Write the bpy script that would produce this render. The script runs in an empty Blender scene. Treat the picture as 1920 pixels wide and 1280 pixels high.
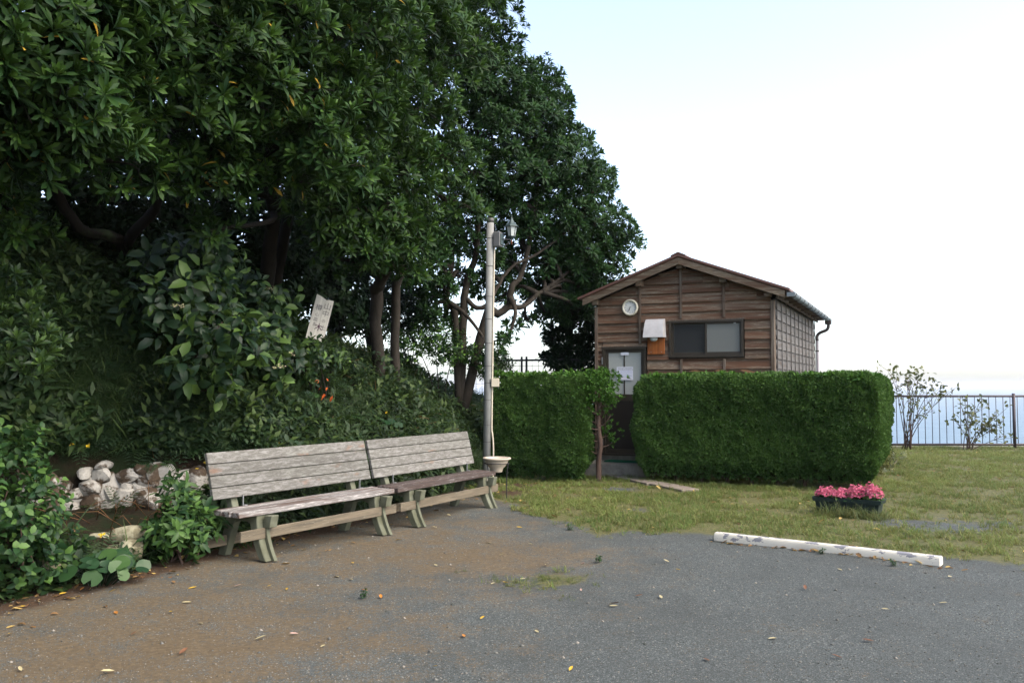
import bpy, bmesh, math, random
import numpy as np
from mathutils import Vector, Matrix

R = math.radians
scene = bpy.context.scene
col = scene.collection
rng = np.random.default_rng(11)
random.seed(11)

# ------------------------------------------------------------------ camera
FPX, CAMH = 1640.0, 1.6
PITCH = math.atan(80 / FPX)
cam_d = bpy.data.cameras.new('camera')
cam_d.sensor_width = 36.0
cam_d.lens = 36.0 * FPX / 1920.0
cam_d.clip_start = 0.05
cam_d.clip_end = 200000
cam = bpy.data.objects.new('camera', cam_d)
cam.location = (0, 0, CAMH)
cam.rotation_euler = (R(90) + PITCH, 0, 0)
col.objects.link(cam)
scene.camera = cam

# ------------------------------------------------------------------ sky, sun, exposure
SUN_AZ, SUN_EL = 118.0, 46.0          # degrees clockwise from +Y, above the horizon
world = bpy.data.worlds.new('World')
scene.world = world
world.use_nodes = True
wn = world.node_tree.nodes
wl = world.node_tree.links
sky = wn.new('ShaderNodeTexSky')
sky.sky_type = 'NISHITA'
sky.sun_disc = False
sky.sun_elevation = R(SUN_EL)
sky.sun_rotation = R(SUN_AZ)
sky.altitude = 0
sky.air_density = 0.85
sky.dust_density = 1.9
sky.ozone_density = 1.0
bg = wn['Background']
bg.inputs['Strength'].default_value = 0.10
hsv = wn.new('ShaderNodeHueSaturation')       # hazy air: the sky's blue is washed out
hsv.inputs['Saturation'].default_value = 0.8
wl.new(sky.outputs['Color'], hsv.inputs['Color'])
wl.new(hsv.outputs['Color'], bg.inputs['Color'])

sun_d = bpy.data.lights.new('sun', 'SUN')
sun_d.energy = 0.95
sun_d.angle = R(55)
sun_d.color = (1.0, 0.86, 0.66)
sun = bpy.data.objects.new('sun', sun_d)
col.objects.link(sun)
sdir = Vector((math.sin(R(SUN_AZ)) * math.cos(R(SUN_EL)), math.cos(R(SUN_AZ)) * math.cos(R(SUN_EL)), math.sin(R(SUN_EL))))
sun.rotation_euler = sdir.to_track_quat('Z', 'Y').to_euler()

scene.view_settings.view_transform = 'Standard'
scene.view_settings.look = 'None'
scene.view_settings.gamma = 1.0
scene.view_settings.exposure = 2.35
scene.view_settings.use_curve_mapping = False
scene.cycles.max_bounces = 5
scene.cycles.diffuse_bounces = 2
scene.cycles.glossy_bounces = 3
scene.cycles.transmission_bounces = 4
scene.cycles.transparent_max_bounces = 4
scene.cycles.use_denoising = True

# ------------------------------------------------------------------ helpers: geometry
cp_, sp_ = math.cos(PITCH), math.sin(PITCH)
def ray(x, y):
    xr = (x - 960) / FPX; yr = (640 - y) / FPX
    return np.array([xr, cp_ - yr * sp_, sp_ + yr * cp_])
def at(x, y, D):
    """World point seen at photo pixel (x, y) at distance D along +Y."""
    d = ray(x, y)
    return np.array([0, 0, CAMH]) + d * (D / d[1])
def gp(x, y, z=0.0):
    d = ray(x, y)
    return np.array([0, 0, CAMH]) + d * ((z - CAMH) / d[2])

def bank_hit(px, py, d0=5.0, d1=26.0):
    Ds = np.linspace(d0, d1, 1200); d = ray(px, py)
    P = np.array([0, 0, CAMH]) + d[None] * (Ds / d[1])[:, None]
    zz = np.maximum(bank_z(P[:, 0], P[:, 1]), 0)
    k = np.nonzero(P[:, 2] <= zz)[0]
    return P[k[0]] if len(k) else P[-1]
def hash2(ix, iy, seed):
    h = (ix.astype(np.int64) * 374761393 + iy.astype(np.int64) * 668265263 + seed * 974634777) & 0x7fffffff
    h = ((h ^ (h >> 13)) * 1274126177) & 0x7fffffff
    return ((h ^ (h >> 16)) & 0xffff) / 65535.0
def vnoise(x, y, seed=0):
    x = np.asarray(x, float); y = np.asarray(y, float)
    ix = np.floor(x); iy = np.floor(y)
    fx = x - ix; fy = y - iy
    fx = fx * fx * (3 - 2 * fx); fy = fy * fy * (3 - 2 * fy)
    a = hash2(ix, iy, seed); b = hash2(ix + 1, iy, seed)
    c = hash2(ix, iy + 1, seed); d = hash2(ix + 1, iy + 1, seed)
    return (a * (1 - fx) + b * fx) * (1 - fy) + (c * (1 - fx) + d * fx) * fy
def fbm(x, y, seed=0, oct=4):
    s = 0; a = .5; f = 1; t = 0
    for k in range(oct):
        s = s + a * vnoise(np.asarray(x) * f, np.asarray(y) * f, seed + k); t += a; a *= .5; f *= 2.03
    return s / t

def mesh_np(name, V, T, attrs=None, smooth=False):
    """Triangle mesh from arrays."""
    V = np.ascontiguousarray(V, dtype=np.float32); T = np.ascontiguousarray(T, dtype=np.int32)
    me = bpy.data.meshes.new(name)
    me.vertices.add(len(V)); me.vertices.foreach_set('co', V.ravel())
    k = T.shape[1]
    me.loops.add(len(T) * k); me.loops.foreach_set('vertex_index', T.ravel())
    me.polygons.add(len(T))
    me.polygons.foreach_set('loop_start', np.arange(0, len(T) * k, k, dtype=np.int32))
    me.polygons.foreach_set('loop_total', np.full(len(T), k, dtype=np.int32))
    if smooth:
        me.polygons.foreach_set('use_smooth', np.ones(len(T), dtype=bool))
    if attrs:
        for n, a in attrs.items():
            at_ = me.attributes.new(n, 'FLOAT', 'POINT')
            at_.data.foreach_set('value', np.ascontiguousarray(a, dtype=np.float32))
    me.update(calc_edges=True)
    return me

def link(name, me, mat=None, parent=None, loc=None, rot=None):
    o = bpy.data.objects.new(name, me)
    col.objects.link(o)
    if mat is not None and len(me.materials) == 0:
        me.materials.append(mat)
    if parent is not None:
        o.parent = parent
    if loc is not None: o.location = loc
    if rot is not None: o.rotation_euler = rot
    return o
def tag(o, label, cat, group=None):
    o['label'] = label; o['category'] = cat
    if group: o['group'] = group
    return o
def thing(name, label, cat, loc=(0, 0, 0), rz=0.0, group=None):
    o = bpy.data.objects.new(name, None)
    o.empty_display_size = .1
    col.objects.link(o)
    o.location = loc; o.rotation_euler = (0, 0, rz)
    return tag(o, label, cat, group)
def copy_tree(o, parent=None):
    c = o.copy(); col.objects.link(c); c.parent = parent
    for ch in [x for x in bpy.data.objects if x.parent == o]:
        copy_tree(ch, c)
    return c
def struct(o):
    o['kind'] = 'structure'; return o
def stuff(o, label=None):
    o['kind'] = 'stuff'
    if label: o['label'] = label
    return o

def bm_obj(name, bm, mat, parent=None, loc=None, rot=None, smooth=False):
    me = bpy.data.meshes.new(name)
    bm.normal_update()
    bm.to_mesh(me); bm.free()
    if smooth:
        for p in me.polygons: p.use_smooth = True
    return link(name, me, mat, parent, loc, rot)
def add_box(bm, x0, x1, y0, y1, z0, z1, bevel=0.0):
    vs = [bm.verts.new((x, y, z)) for z in (z0, z1) for y in (y0, y1) for x in (x0, x1)]
    fs = [bm.faces.new([vs[i] for i in q]) for q in ((0, 2, 3, 1), (4, 5, 7, 6), (0, 1, 5, 4), (2, 6, 7, 3), (0, 4, 6, 2), (1, 3, 7, 5))]
    if bevel:
        es = list({e for f in fs for e in f.edges})
        bmesh.ops.bevel(bm, geom=es, offset=bevel, segments=1, affect='EDGES', profile=.5)
def box(name, x0, x1, y0, y1, z0, z1, mat, parent=None, bevel=0.0, loc=None, rot=None):
    bm = bmesh.new(); add_box(bm, x0, x1, y0, y1, z0, z1, bevel)
    return bm_obj(name, bm, mat, parent, loc, rot)
def extrude_poly(bm, pts, axis, a0, a1, bevel=0.0):
    """pts: 2D outline; axis 'x' -> (a, p0, p1); 'y' -> (p0, a, p1); 'z' -> (p0, p1, a)."""
    def mk(p, a):
        return {'x': (a, p[0], p[1]), 'y': (p[0], a, p[1]), 'z': (p[0], p[1], a)}[axis]
    A = [bm.verts.new(mk(p, a0)) for p in pts]; B = [bm.verts.new(mk(p, a1)) for p in pts]
    fs = [bm.faces.new(A), bm.faces.new(B[::-1])]
    n = len(pts)
    for i in range(n):
        fs.append(bm.faces.new((A[i], B[i], B[(i + 1) % n], A[(i + 1) % n])))
    bmesh.ops.recalc_face_normals(bm, faces=fs)
    if bevel:
        es = list({e for f in fs for e in f.edges})
        bmesh.ops.bevel(bm, geom=es, offset=bevel, segments=1, affect='EDGES', profile=.5)

def tube_np(P, Rd, seg=8, wob=0.0, cap=True):
    P = np.asarray(P, float); Rd = np.asarray(Rd, float)
    n = len(P); V = []; T = []
    tang = np.gradient(P, axis=0)
    tang /= np.linalg.norm(tang, axis=1)[:, None] + 1e-9
    ref = np.array([0., 0., 1.]) if abs(tang[0][2]) < .8 else np.array([1., 0., 0.])
    ang = np.linspace(0, 2 * math.pi, seg, endpoint=False)
    for i in range(n):
        t = tang[i]
        b = np.cross(t, ref); b /= np.linalg.norm(b) + 1e-9
        a = np.cross(b, t)
        ref = a
        rr = Rd[i] * (1 + wob * (rng.random(seg) - .5))
        V.append(P[i] + (np.cos(ang) * rr)[:, None] * a + (np.sin(ang) * rr)[:, None] * b)
    V = np.concatenate(V)
    for i in range(n - 1):
        for k in range(seg):
            a0 = i * seg + k; a1 = i * seg + (k + 1) % seg
            T.append((a0, a1, a1 + seg)); T.append((a0, a1 + seg, a0 + seg))
    if cap:
        for base in (0, (n - 1) * seg):
            for k in range(1, seg - 1):
                T.append((base, base + k, base + k + 1) if base else (base, base + k + 1, base + k))
    return V, np.array(T)
def smooth_path(P, n=4):
    """Catmull-Rom subdivision."""
    P = np.asarray(P, float)
    Q = np.vstack([2 * P[0] - P[1], P, 2 * P[-1] - P[-2]])
    out = []
    for i in range(1, len(Q) - 2):
        for k in range(n):
            t = k / n
            out.append(.5 * ((2 * Q[i]) + (-Q[i - 1] + Q[i + 1]) * t + (2 * Q[i - 1] - 5 * Q[i] + 4 * Q[i + 1] - Q[i + 2]) * t * t + (-Q[i - 1] + 3 * Q[i] - 3 * Q[i + 1] + Q[i + 2]) * t ** 3))
    out.append(P[-1])
    return np.array(out)
class MB:
    """Collects triangle pieces into one mesh."""
    def __init__(s): s.V = []; s.T = []; s.n = 0; s.A = []
    def add(s, V, T, a=0.0):
        s.V.append(V); s.T.append(np.asarray(T) + s.n); s.n += len(V); s.A.append(np.full(len(V), a))
    def tube(s, P, Rd, seg=8, wob=0.0, a=0.0):
        V, T = tube_np(P, Rd, seg, wob); s.add(V, T, a)
    def build(s, name, mat, parent=None, smooth=True, loc=None):
        me = mesh_np(name, np.concatenate(s.V), np.concatenate(s.T), {'rnd': np.concatenate(s.A)}, smooth)
        return link(name, me, mat, parent, loc)

# ---- leaf templates: (V, T, young)
def leaf_tpl(L, w, fold=.25, droop=.12, wide=.55):
    V = np.array([(0, 0, 0), (-w, wide * L, fold * w), (0, wide * L, 0), (w, wide * L, fold * w), (0, L, -droop * L)], float)
    T = np.array([(0, 2, 1), (0, 3, 2), (1, 2, 4), (2, 3, 4)])
    return V, T
def leaf_tpl2(L, w, fold=.25, droop=.15, a=.32, b=.7, wa=.85, wb=.8):
    """Broader oval leaf with two cross rows."""
    V = np.array([(0, 0, 0), (-w * wa, a * L, fold * w), (0, a * L, 0), (w * wa, a * L, fold * w),
                  (-w * wb, b * L, fold * w - droop * L * .4), (0, b * L, -droop * L * .4), (w * wb, b * L, fold * w - droop * L * .4), (0, L, -droop * L)], float)
    T = np.array([(0, 2, 1), (0, 3, 2), (1, 2, 5), (1, 5, 4), (2, 3, 6), (2, 6, 5), (4, 5, 7), (5, 6, 7)])
    return V, T
def rotx(V, a):
    c, s = math.cos(a), math.sin(a)
    return V @ np.array([(1, 0, 0), (0, c, s), (0, -s, c)])
def rotz(V, a):
    c, s = math.cos(a), math.sin(a)
    return V @ np.array([(c, s, 0), (-s, c, 0), (0, 0, 1)])
def join_tpl(parts):
    V = []; T = []; Y = []; n = 0
    for v, t, y in parts:
        V.append(v); T.append(t + n); Y.append(np.full(len(v), y)); n += len(v)
    return np.concatenate(V), np.concatenate(T), np.concatenate(Y)
def rosette_tpl(r, n=14, L=.135, w=.02, two=False, odd=False):
    """Whorl of long leaves around a shoot tip, young ones upright in the middle."""
    parts = []
    for k in range(n):
        q = k / (n - 1)
        el = R(80 - 72 * q ** .9 + r.uniform(-9, 9))
        LL = L * (.62 + .45 * min(1, q * 1.6)) * r.uniform(.82, 1.12)
        dr_ = .04 + .20 * q * r.random()
        v, t = leaf_tpl2(LL, w * r.uniform(.85, 1.15), .32, dr_, .35, .72, .55, 1.0) if two else leaf_tpl(LL, w * r.uniform(.85, 1.15), .32, dr_, .66)
        v = v + np.array((0, .006, 0))
        v = rotx(v, el)
        v = rotz(v, k * 2.399 + r.uniform(-.25, .25))
        v[:, 2] += -.02 * q
        parts.append((v, t, 2.0 if (odd and k == n - 2) else max(0, .95 - q * 1.5) * r.uniform(.4, 1) + .2 * r.random()))
    return join_tpl(parts)

def frames(nrm, spin):
    """Rotation matrices whose local z is nrm, spun about it."""
    n = nrm / (np.linalg.norm(nrm, axis=1)[:, None] + 1e-9)
    ref = np.where(np.abs(n[:, 2:3]) < .95, np.array([[0, 0, 1.]]), np.array([[1., 0, 0]]))
    a = np.cross(ref, n); a /= np.linalg.norm(a, axis=1)[:, None] + 1e-9
    b = np.cross(n, a)
    c, s = np.cos(spin)[:, None], np.sin(spin)[:, None]
    x = a * c + b * s; y = -a * s + b * c
    return np.stack([x, y, n], axis=2)
def scatter(tpls, pos, nrm, scale, spin=None, rnd=None):
    """Instances of templates as arrays (V, T, rnd, young)."""
    N = len(pos)
    if spin is None: spin = rng.random(N) * 2 * math.pi
    if rnd is None: rnd = rng.random(N)
    M = frames(nrm, spin)
    which = rng.integers(0, len(tpls), N)
    Vs = []; Ts = []; As = []; Ys = []; off = 0
    for k, (V, T, Y) in enumerate(tpls):
        idx = np.nonzero(which == k)[0]
        if not len(idx): continue
        W = np.einsum('nij,vj->nvi', M[idx] * scale[idx][:, None, None], V) + pos[idx][:, None, :]
        m, nv = len(idx), len(V)
        Vs.append(W.reshape(-1, 3))
        Ts.append((T[None] + (np.arange(m) * nv)[:, None, None] + off).reshape(-1, 3))
        As.append(np.repeat(rnd[idx], nv)); Ys.append(np.tile(Y, m))
        off += m * nv
    return np.concatenate(Vs), np.concatenate(Ts), np.concatenate(As), np.concatenate(Ys)
def scatter_obj(name, parts, mat, parent=None):
    Vs, Ts, As, Ys, n = [], [], [], [], 0
    for V, T, A, Y in parts:
        Vs.append(V); Ts.append(T + n); As.append(A); Ys.append(Y); n += len(V)
    me = mesh_np(name, np.concatenate(Vs), np.concatenate(Ts), {'rnd': np.concatenate(As), 'young': np.concatenate(Ys)})
    return link(name, me, mat, parent)
def place(tpls, pos, nrm, scale, spin=None, rnd=None):
    N = len(pos)
    return (tpls, pos, nrm, scale, rng.random(N) * 2 * math.pi if spin is None else spin, rng.random(N) if rnd is None else rnd)
def instanced_obj(name, parts, mat, parent=None):
    """Tens of thousands of tiny pieces as geometry-node instances of a few templates."""
    tp, P, E_, S_, I_, A_ = [], [], [], [], [], []
    for tpls, pos, nrm, scale, spin, rnd in parts:
        m = frames(nrm, spin)
        E_.append(np.stack([np.arctan2(m[:, 2, 1], m[:, 2, 2]), -np.arcsin(np.clip(m[:, 2, 0], -1, 1)), np.arctan2(m[:, 1, 0], m[:, 0, 0])], 1))
        P.append(pos); S_.append(scale); A_.append(rnd); I_.append(len(tp) + rng.integers(0, len(tpls), len(pos))); tp += list(tpls)
    P = np.concatenate(P); me = bpy.data.meshes.new(name); me.vertices.add(len(P)); me.vertices.foreach_set('co', P.astype(np.float32).ravel())
    for nm, typ, val, fld in (('rot', 'FLOAT_VECTOR', np.concatenate(E_), 'vector'), ('scl', 'FLOAT', np.concatenate(S_), 'value'), ('rnd', 'FLOAT', np.concatenate(A_), 'value'), ('idx', 'INT', np.concatenate(I_), 'value')):
        a = me.attributes.new(nm, typ, 'POINT'); a.data.foreach_set(fld, np.ascontiguousarray(val, dtype=np.int32 if typ == 'INT' else np.float32).ravel())
    me.update(); me.materials.append(mat)
    o = link(name, me, None, parent)
    ng = bpy.data.node_groups.new(name + '_scatter', 'GeometryNodeTree')
    ng.interface.new_socket('Geometry', in_out='INPUT', socket_type='NodeSocketGeometry'); ng.interface.new_socket('Geometry', in_out='OUTPUT', socket_type='NodeSocketGeometry')
    N_ = ng.nodes; gi = N_.new('NodeGroupInput'); go = N_.new('NodeGroupOutput'); iop = N_.new('GeometryNodeInstanceOnPoints'); g2i = N_.new('GeometryNodeGeometryToInstance')
    for k, (V, T, Y) in enumerate(tp):
        tm = mesh_np('leaf_template', V, T, {'young': Y}); tm.materials.append(mat)
        ob = bpy.data.objects.new('leaf_template', tm)
        oi = N_.new('GeometryNodeObjectInfo'); oi.inputs['Object'].default_value = ob
        ng.links.new(oi.outputs['Geometry'], g2i.inputs[0])
    def at_(nm, typ):
        x = N_.new('GeometryNodeInputNamedAttribute'); x.data_type = typ; x.inputs['Name'].default_value = nm; return x.outputs['Attribute']
    iop.inputs['Pick Instance'].default_value = True
    ng.links.new(gi.outputs[0], iop.inputs['Points']); ng.links.new(g2i.outputs[0], iop.inputs['Instance'])
    ng.links.new(at_('idx', 'INT'), iop.inputs['Instance Index']); ng.links.new(at_('rot', 'FLOAT_VECTOR'), iop.inputs['Rotation']); ng.links.new(at_('scl', 'FLOAT'), iop.inputs['Scale'])
    ng.links.new(iop.outputs[0], go.inputs[0])
    md = o.modifiers.new('scatter', 'NODES'); md.node_group = ng
    return o
def sphere_dirs(N):
    v = rng.normal(size=(N, 3)); return v / np.linalg.norm(v, axis=1)[:, None]

# ------------------------------------------------------------------ helpers: materials
class NT:
    def __init__(s, name):
        s.m = bpy.data.materials.new(name); s.m.use_nodes = True
        s.t = s.m.node_tree; s.b = s.t.nodes['Principled BSDF']; s.out = s.t.nodes['Material Output']
    def n(s, typ, **kw):
        x = s.t.nodes.new(typ)
        for k, v in kw.items():
            if k.startswith('i_'):
                key = k[2:]; key = int(key) if key.isdigit() else key.replace('_', ' ')
                x.inputs[key].default_value = v
            else: setattr(x, k, v)
        return x
    def l(s, a, b): s.t.links.new(a, b)
    def coord(s, kind='Object', scale=(1, 1, 1), rnd=False):
        tc = s.n('ShaderNodeTexCoord'); src = tc.outputs[kind]
        if rnd:
            oi = s.n('ShaderNodeObjectInfo')
            ml = s.n('ShaderNodeMath', operation='MULTIPLY'); ml.inputs[1].default_value = 57.0
            s.l(oi.outputs['Random'], ml.inputs[0])
            ad = s.n('ShaderNodeVectorMath', operation='ADD')
            s.l(src, ad.inputs[0]); s.l(ml.outputs[0], ad.inputs[1]); src = ad.outputs[0]
        mp = s.n('ShaderNodeMapping'); mp.inputs['Scale'].default_value = scale
        s.l(src, mp.inputs[0]); return mp.outputs[0]
    def noise(s, vec, scale, detail=4, rough=.55, dist=0.0):
        x = s.n('ShaderNodeTexNoise'); x.inputs['Scale'].default_value = scale; x.inputs['Detail'].default_value = detail
        x.inputs['Roughness'].default_value = rough; x.inputs['Distortion'].default_value = dist
        if vec is not None: s.l(vec, x.inputs['Vector'])
        return x.outputs['Fac']
    def voro(s, vec, scale, feature='F1'):
        x = s.n('ShaderNodeTexVoronoi'); x.feature = feature; x.inputs['Scale'].default_value = scale
        s.l(vec, x.inputs['Vector']); return x
    def ramp(s, fac, stops, interp='LINEAR'):
        x = s.n('ShaderNodeValToRGB'); x.color_ramp.interpolation = interp
        e = x.color_ramp.elements
        while len(e) < len(stops): e.new(.5)
        for q, (p, c) in zip(e, stops):
            q.position = p; q.color = (*c, 1) if len(c) == 3 else c
        s.l(fac, x.inputs[0]); return x.outputs[0]
    def step(s, fac, a, b):
        x = s.n('ShaderNodeMapRange'); x.interpolation_type = 'SMOOTHSTEP'
        x.inputs[1].default_value = a; x.inputs[2].default_value = b
        s.l(fac, x.inputs[0]); return x.outputs[0]
    def mix(s, fac, a, b, blend='MIX'):
        x = s.n('ShaderNodeMix'); x.data_type = 'RGBA'; x.blend_type = blend
        for sock, val in ((x.inputs[0], fac), (x.inputs[6], a), (x.inputs[7], b)):
            if hasattr(val, 'is_linked') or hasattr(val, 'links'): s.l(val, sock)
            elif isinstance(val, (int, float)): sock.default_value = val
            else: sock.default_value = (*val, 1)
        return x.outputs[2]
    def math(s, op, a, b=None):
        x = s.n('ShaderNodeMath', operation=op)
        for i, v in enumerate((a, b)):
            if v is None: continue
            if isinstance(v, (int, float)): x.inputs[i].default_value = v
            else: s.l(v, x.inputs[i])
        return x.outputs[0]
    def attr(s, name, inst=False):
        x = s.n('ShaderNodeAttribute', attribute_name=name)
        if inst: x.attribute_type = 'INSTANCER'
        return x.outputs['Fac']
    def bump(s, h, strength=.3, dist=.01):
        x = s.n('ShaderNodeBump'); x.inputs['Strength'].default_value = strength; x.inputs['Distance'].default_value = dist
        s.l(h, x.inputs['Height']); s.l(x.outputs[0], s.b.inputs['Normal'])
    def base(s, c):
        if hasattr(c, 'links'): s.l(c, s.b.inputs['Base Color'])
        else: s.b.inputs['Base Color'].default_value = (*c, 1)
    def rough(s, r, spec=.5, metal=0.0):
        s.b.inputs['Roughness'].default_value = r; s.b.inputs['Specular IOR Level'].default_value = spec; s.b.inputs['Metallic'].default_value = metal
        return s

def m_plain(name, c, rough=.6, spec=.4, metal=0.0, var=.25, scale=6.0, bump=.0):
    n = NT(name); v = n.coord('Object', rnd=True)
    f = n.noise(v, scale, 6, .6)
    k = 1 - var
    n.base(n.ramp(f, [(.25, tuple(x * k for x in c)), (.75, tuple(min(1, x * (1 + var * .6)) for x in c))]))
    n.rough(rough, spec, metal)
    if bump: n.bump(f, bump, .01)
    return n.m

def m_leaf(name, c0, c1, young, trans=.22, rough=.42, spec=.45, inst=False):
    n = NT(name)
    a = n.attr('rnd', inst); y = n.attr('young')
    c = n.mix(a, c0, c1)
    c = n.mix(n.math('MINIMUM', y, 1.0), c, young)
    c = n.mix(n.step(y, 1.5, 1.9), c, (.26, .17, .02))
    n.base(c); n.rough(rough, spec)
    tr = n.n('ShaderNodeBsdfTranslucent')
    tc = n.mix(.6, c, tuple(min(1, q * 1.5) for q in young))
    n.l(tc, tr.inputs['Color'])
    ms = n.n('ShaderNodeMixShader'); ms.inputs[0].default_value = trans
    n.l(n.b.outputs[0], ms.inputs[1]); n.l(tr.outputs[0], ms.inputs[2])
    n.l(ms.outputs[0], n.out.inputs['Surface'])
    return n.m

def m_wood(name, base, grey, light, g_amt=.5, l_amt=.62, rough=.8, axis='x', fine=90, bump=.5):
    """Weathered plank: grain along one axis, grey bleached streaks, pale worn flecks."""
    n = NT(name)
    st = {'x': (1, 14, 14), 'y': (14, 1, 14), 'z': (14, 14, 1)}[axis]
    v = n.coord('Object', st, rnd=True)
    g = n.noise(v, 2.2, 6, .62, .6)
    st2 = tuple(.35 * q if q == 1 else q * .5 for q in st)
    v2 = n.coord('Object', st2, rnd=True)
    big = n.noise(v2, 3.0, 5, .6, .4)
    fine_ = n.noise(v, 9.0, 4, .7)
    c = n.ramp(g, [(.25, tuple(q * .55 for q in base)), (.55, base), (.85, tuple(min(1, q * 1.5) for q in base))])
    c = n.mix(n.step(big, g_amt - .08, g_amt + .14), c, n.ramp(g, [(.2, tuple(q * .6 for q in grey)), (.8, grey)]))
    lf = n.math('MULTIPLY', n.step(fine_, l_amt - .03, l_amt + .07), n.step(big, .38, .62))
    c = n.mix(lf, c, light)
    oi = n.n('ShaderNodeObjectInfo')
    hv = n.n('ShaderNodeHueSaturation'); n.l(c, hv.inputs['Color'])
    mr = n.n('ShaderNodeMapRange'); mr.inputs[3].default_value = .72; mr.inputs[4].default_value = 1.22
    n.l(oi.outputs['Random'], mr.inputs[0]); n.l(mr.outputs[0], hv.inputs['Value'])
    n.base(hv.outputs[0]); n.rough(rough, .25)
    n.bump(n.math('ADD', g, fine_), bump, .006)
    return n.m

# ------------------------------------------------------------------ materials
def m_ground():
    n = NT('ground')
    v = n.coord('Object')
    lawn = n.attr('lawn'); dirt = n.attr('dirt'); soil = n.attr('soil')
    fine = n.voro(v, 125.0); med = n.voro(v, 42.0)
    nz = n.noise(v, 3.2, 7, .65); nz2 = n.noise(v, 26, 6, .7); nz3 = n.noise(v, .9, 5, .6)
    # gravel: grey chips, each cell its own tone
    hs = n.n('ShaderNodeSeparateColor'); n.l(fine.outputs['Color'], hs.inputs[0])
    gcol = n.ramp(hs.outputs[0], [(.0, (.046, .053, .051)), (.45, (.084, .097, .094)), (.8, (.118, .134, .130)), (.96, (.16, .176, .168)), (1.0, (.34, .33, .30))])
    gcol = n.mix(n.math('MULTIPLY', n.step(nz3, .35, .7), .6), gcol, (.066, .074, .070))
    gap = n.step(fine.outputs['Distance'], .30, .62)
    gcol = n.mix(n.math('MULTIPLY', gap, .6), gcol, (.022, .022, .02))
    # dirt: ochre fines filling the gravel
    dcol = n.ramp(nz2, [(.25, (.062, .046, .028)), (.55, (.114, .085, .050)), (.8, (.18, .138, .085))])
    df = n.math('ADD', n.math('MULTIPLY', dirt, 1.0), n.math('MULTIPLY', n.math('SUBTRACT', nz, .5), 1.5))
    df = n.math('ADD', df, n.math('MULTIPLY', n.math('SUBTRACT', nz2, .5), .9))
    df = n.math('ADD', df, n.math('MULTIPLY', n.math('SUBTRACT', hs.outputs[0], .5), -.55))
    c = n.mix(n.step(df, .38, .85), gcol, dcol)
    # thatch between the blades
    tcol = n.ramp(nz2, [(.25, (.034, .040, .013)), (.5, (.088, .088, .032)), (.75, (.175, .148, .066))])
    lf = n.math('ADD', lawn, n.math('MULTIPLY', n.math('SUBTRACT', nz, .5), .9))
    lf = n.math('ADD', lf, n.math('MULTIPLY', n.math('SUBTRACT', nz2, .5), .6))
    c = n.mix(n.step(lf, .36, .68), c, tcol)
    scol = n.ramp(nz2, [(.25, (.02, .013, .008)), (.55, (.06, .036, .02)), (.8, (.11, .068, .04))])
    c = n.mix(n.step(n.math('ADD', soil, n.math('MULTIPLY', n.math('SUBTRACT', nz, .5), .9)), .35, .75), c, scol)
    n.base(c); n.rough(.9, .25)
    h = n.math('ADD', n.math('MULTIPLY', n.math('SUBTRACT', 1.0, fine.outputs['Distance']), .7), n.math('MULTIPLY', nz2, .8))
    n.bump(h, .55, .012)
    return n.m
def m_bank():
    n = NT('bank_soil'); v = n.coord('Object')
    a = n.noise(v, 2.0, 6, .65); b = n.noise(v, 22, 6, .7)
    c = n.ramp(b, [(.25, (.006, .0045, .003)), (.5, (.020, .013, .008)), (.8, (.05, .031, .018))])
    c = n.mix(n.step(a, .42, .62), c, (.012, .02, .007))
    n.base(c); n.rough(.95, .15); n.bump(n.math('ADD', a, b), .8, .03)
    return n.m
def m_sea():
    n = NT('sea'); v = n.coord('Object', (1, .35, 1))
    a = n.noise(v, .05, 6, .6); b = n.noise(v, .6, 3, .6)
    n.base(n.ramp(a, [(.3, (.050, .105, .15)), (.7, (.075, .14, .185))]))
    n.rough(.36, .45); n.bump(n.math('ADD', n.math('MULTIPLY', a, 2.0), b), .8, 1.6)
    return n.m
def m_bark(name, c0, c1, moss=(.03, .045, .02), ma=.62):
    n = NT(name); v = n.coord('Object', (1, 1, .35))
    a = n.noise(v, 7, 7, .7, .5); b = n.noise(n.coord('Object'), 2.2, 4, .6)
    c = n.ramp(a, [(.25, c0), (.75, c1)]); c = n.mix(n.step(b, ma, ma + .12), c, moss)
    n.base(c); n.rough(.9, .2); n.bump(a, .8, .02); return n.m
def m_stone(name, dark, pale, cut=.5):
    n = NT(name); v = n.coord('Object', rnd=True)
    a = n.noise(v, 6.5, 6, .6, .3); b = n.noise(v, 40, 5, .7); e = n.noise(v, 2.1, 3, .5)
    dk = n.ramp(b, [(.25, tuple(q * .55 for q in dark)), (.8, tuple(q * 1.3 for q in dark))])
    pl = n.ramp(b, [(.25, tuple(q * .72 for q in pale)), (.7, pale)])
    oi = n.n('ShaderNodeObjectInfo')
    f = n.math('ADD', n.math('ADD', n.math('MULTIPLY', a, .6), n.math('MULTIPLY', e, .55)), n.math('MULTIPLY', n.math('SUBTRACT', oi.outputs['Random'], .5), .16))
    c = n.mix(n.step(f, cut + .03, cut + .10), dk, pl)
    n.base(c); n.rough(.92, .2); n.bump(n.math('ADD', a, n.math('MULTIPLY', b, .5)), .7, .02); return n.m
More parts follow.
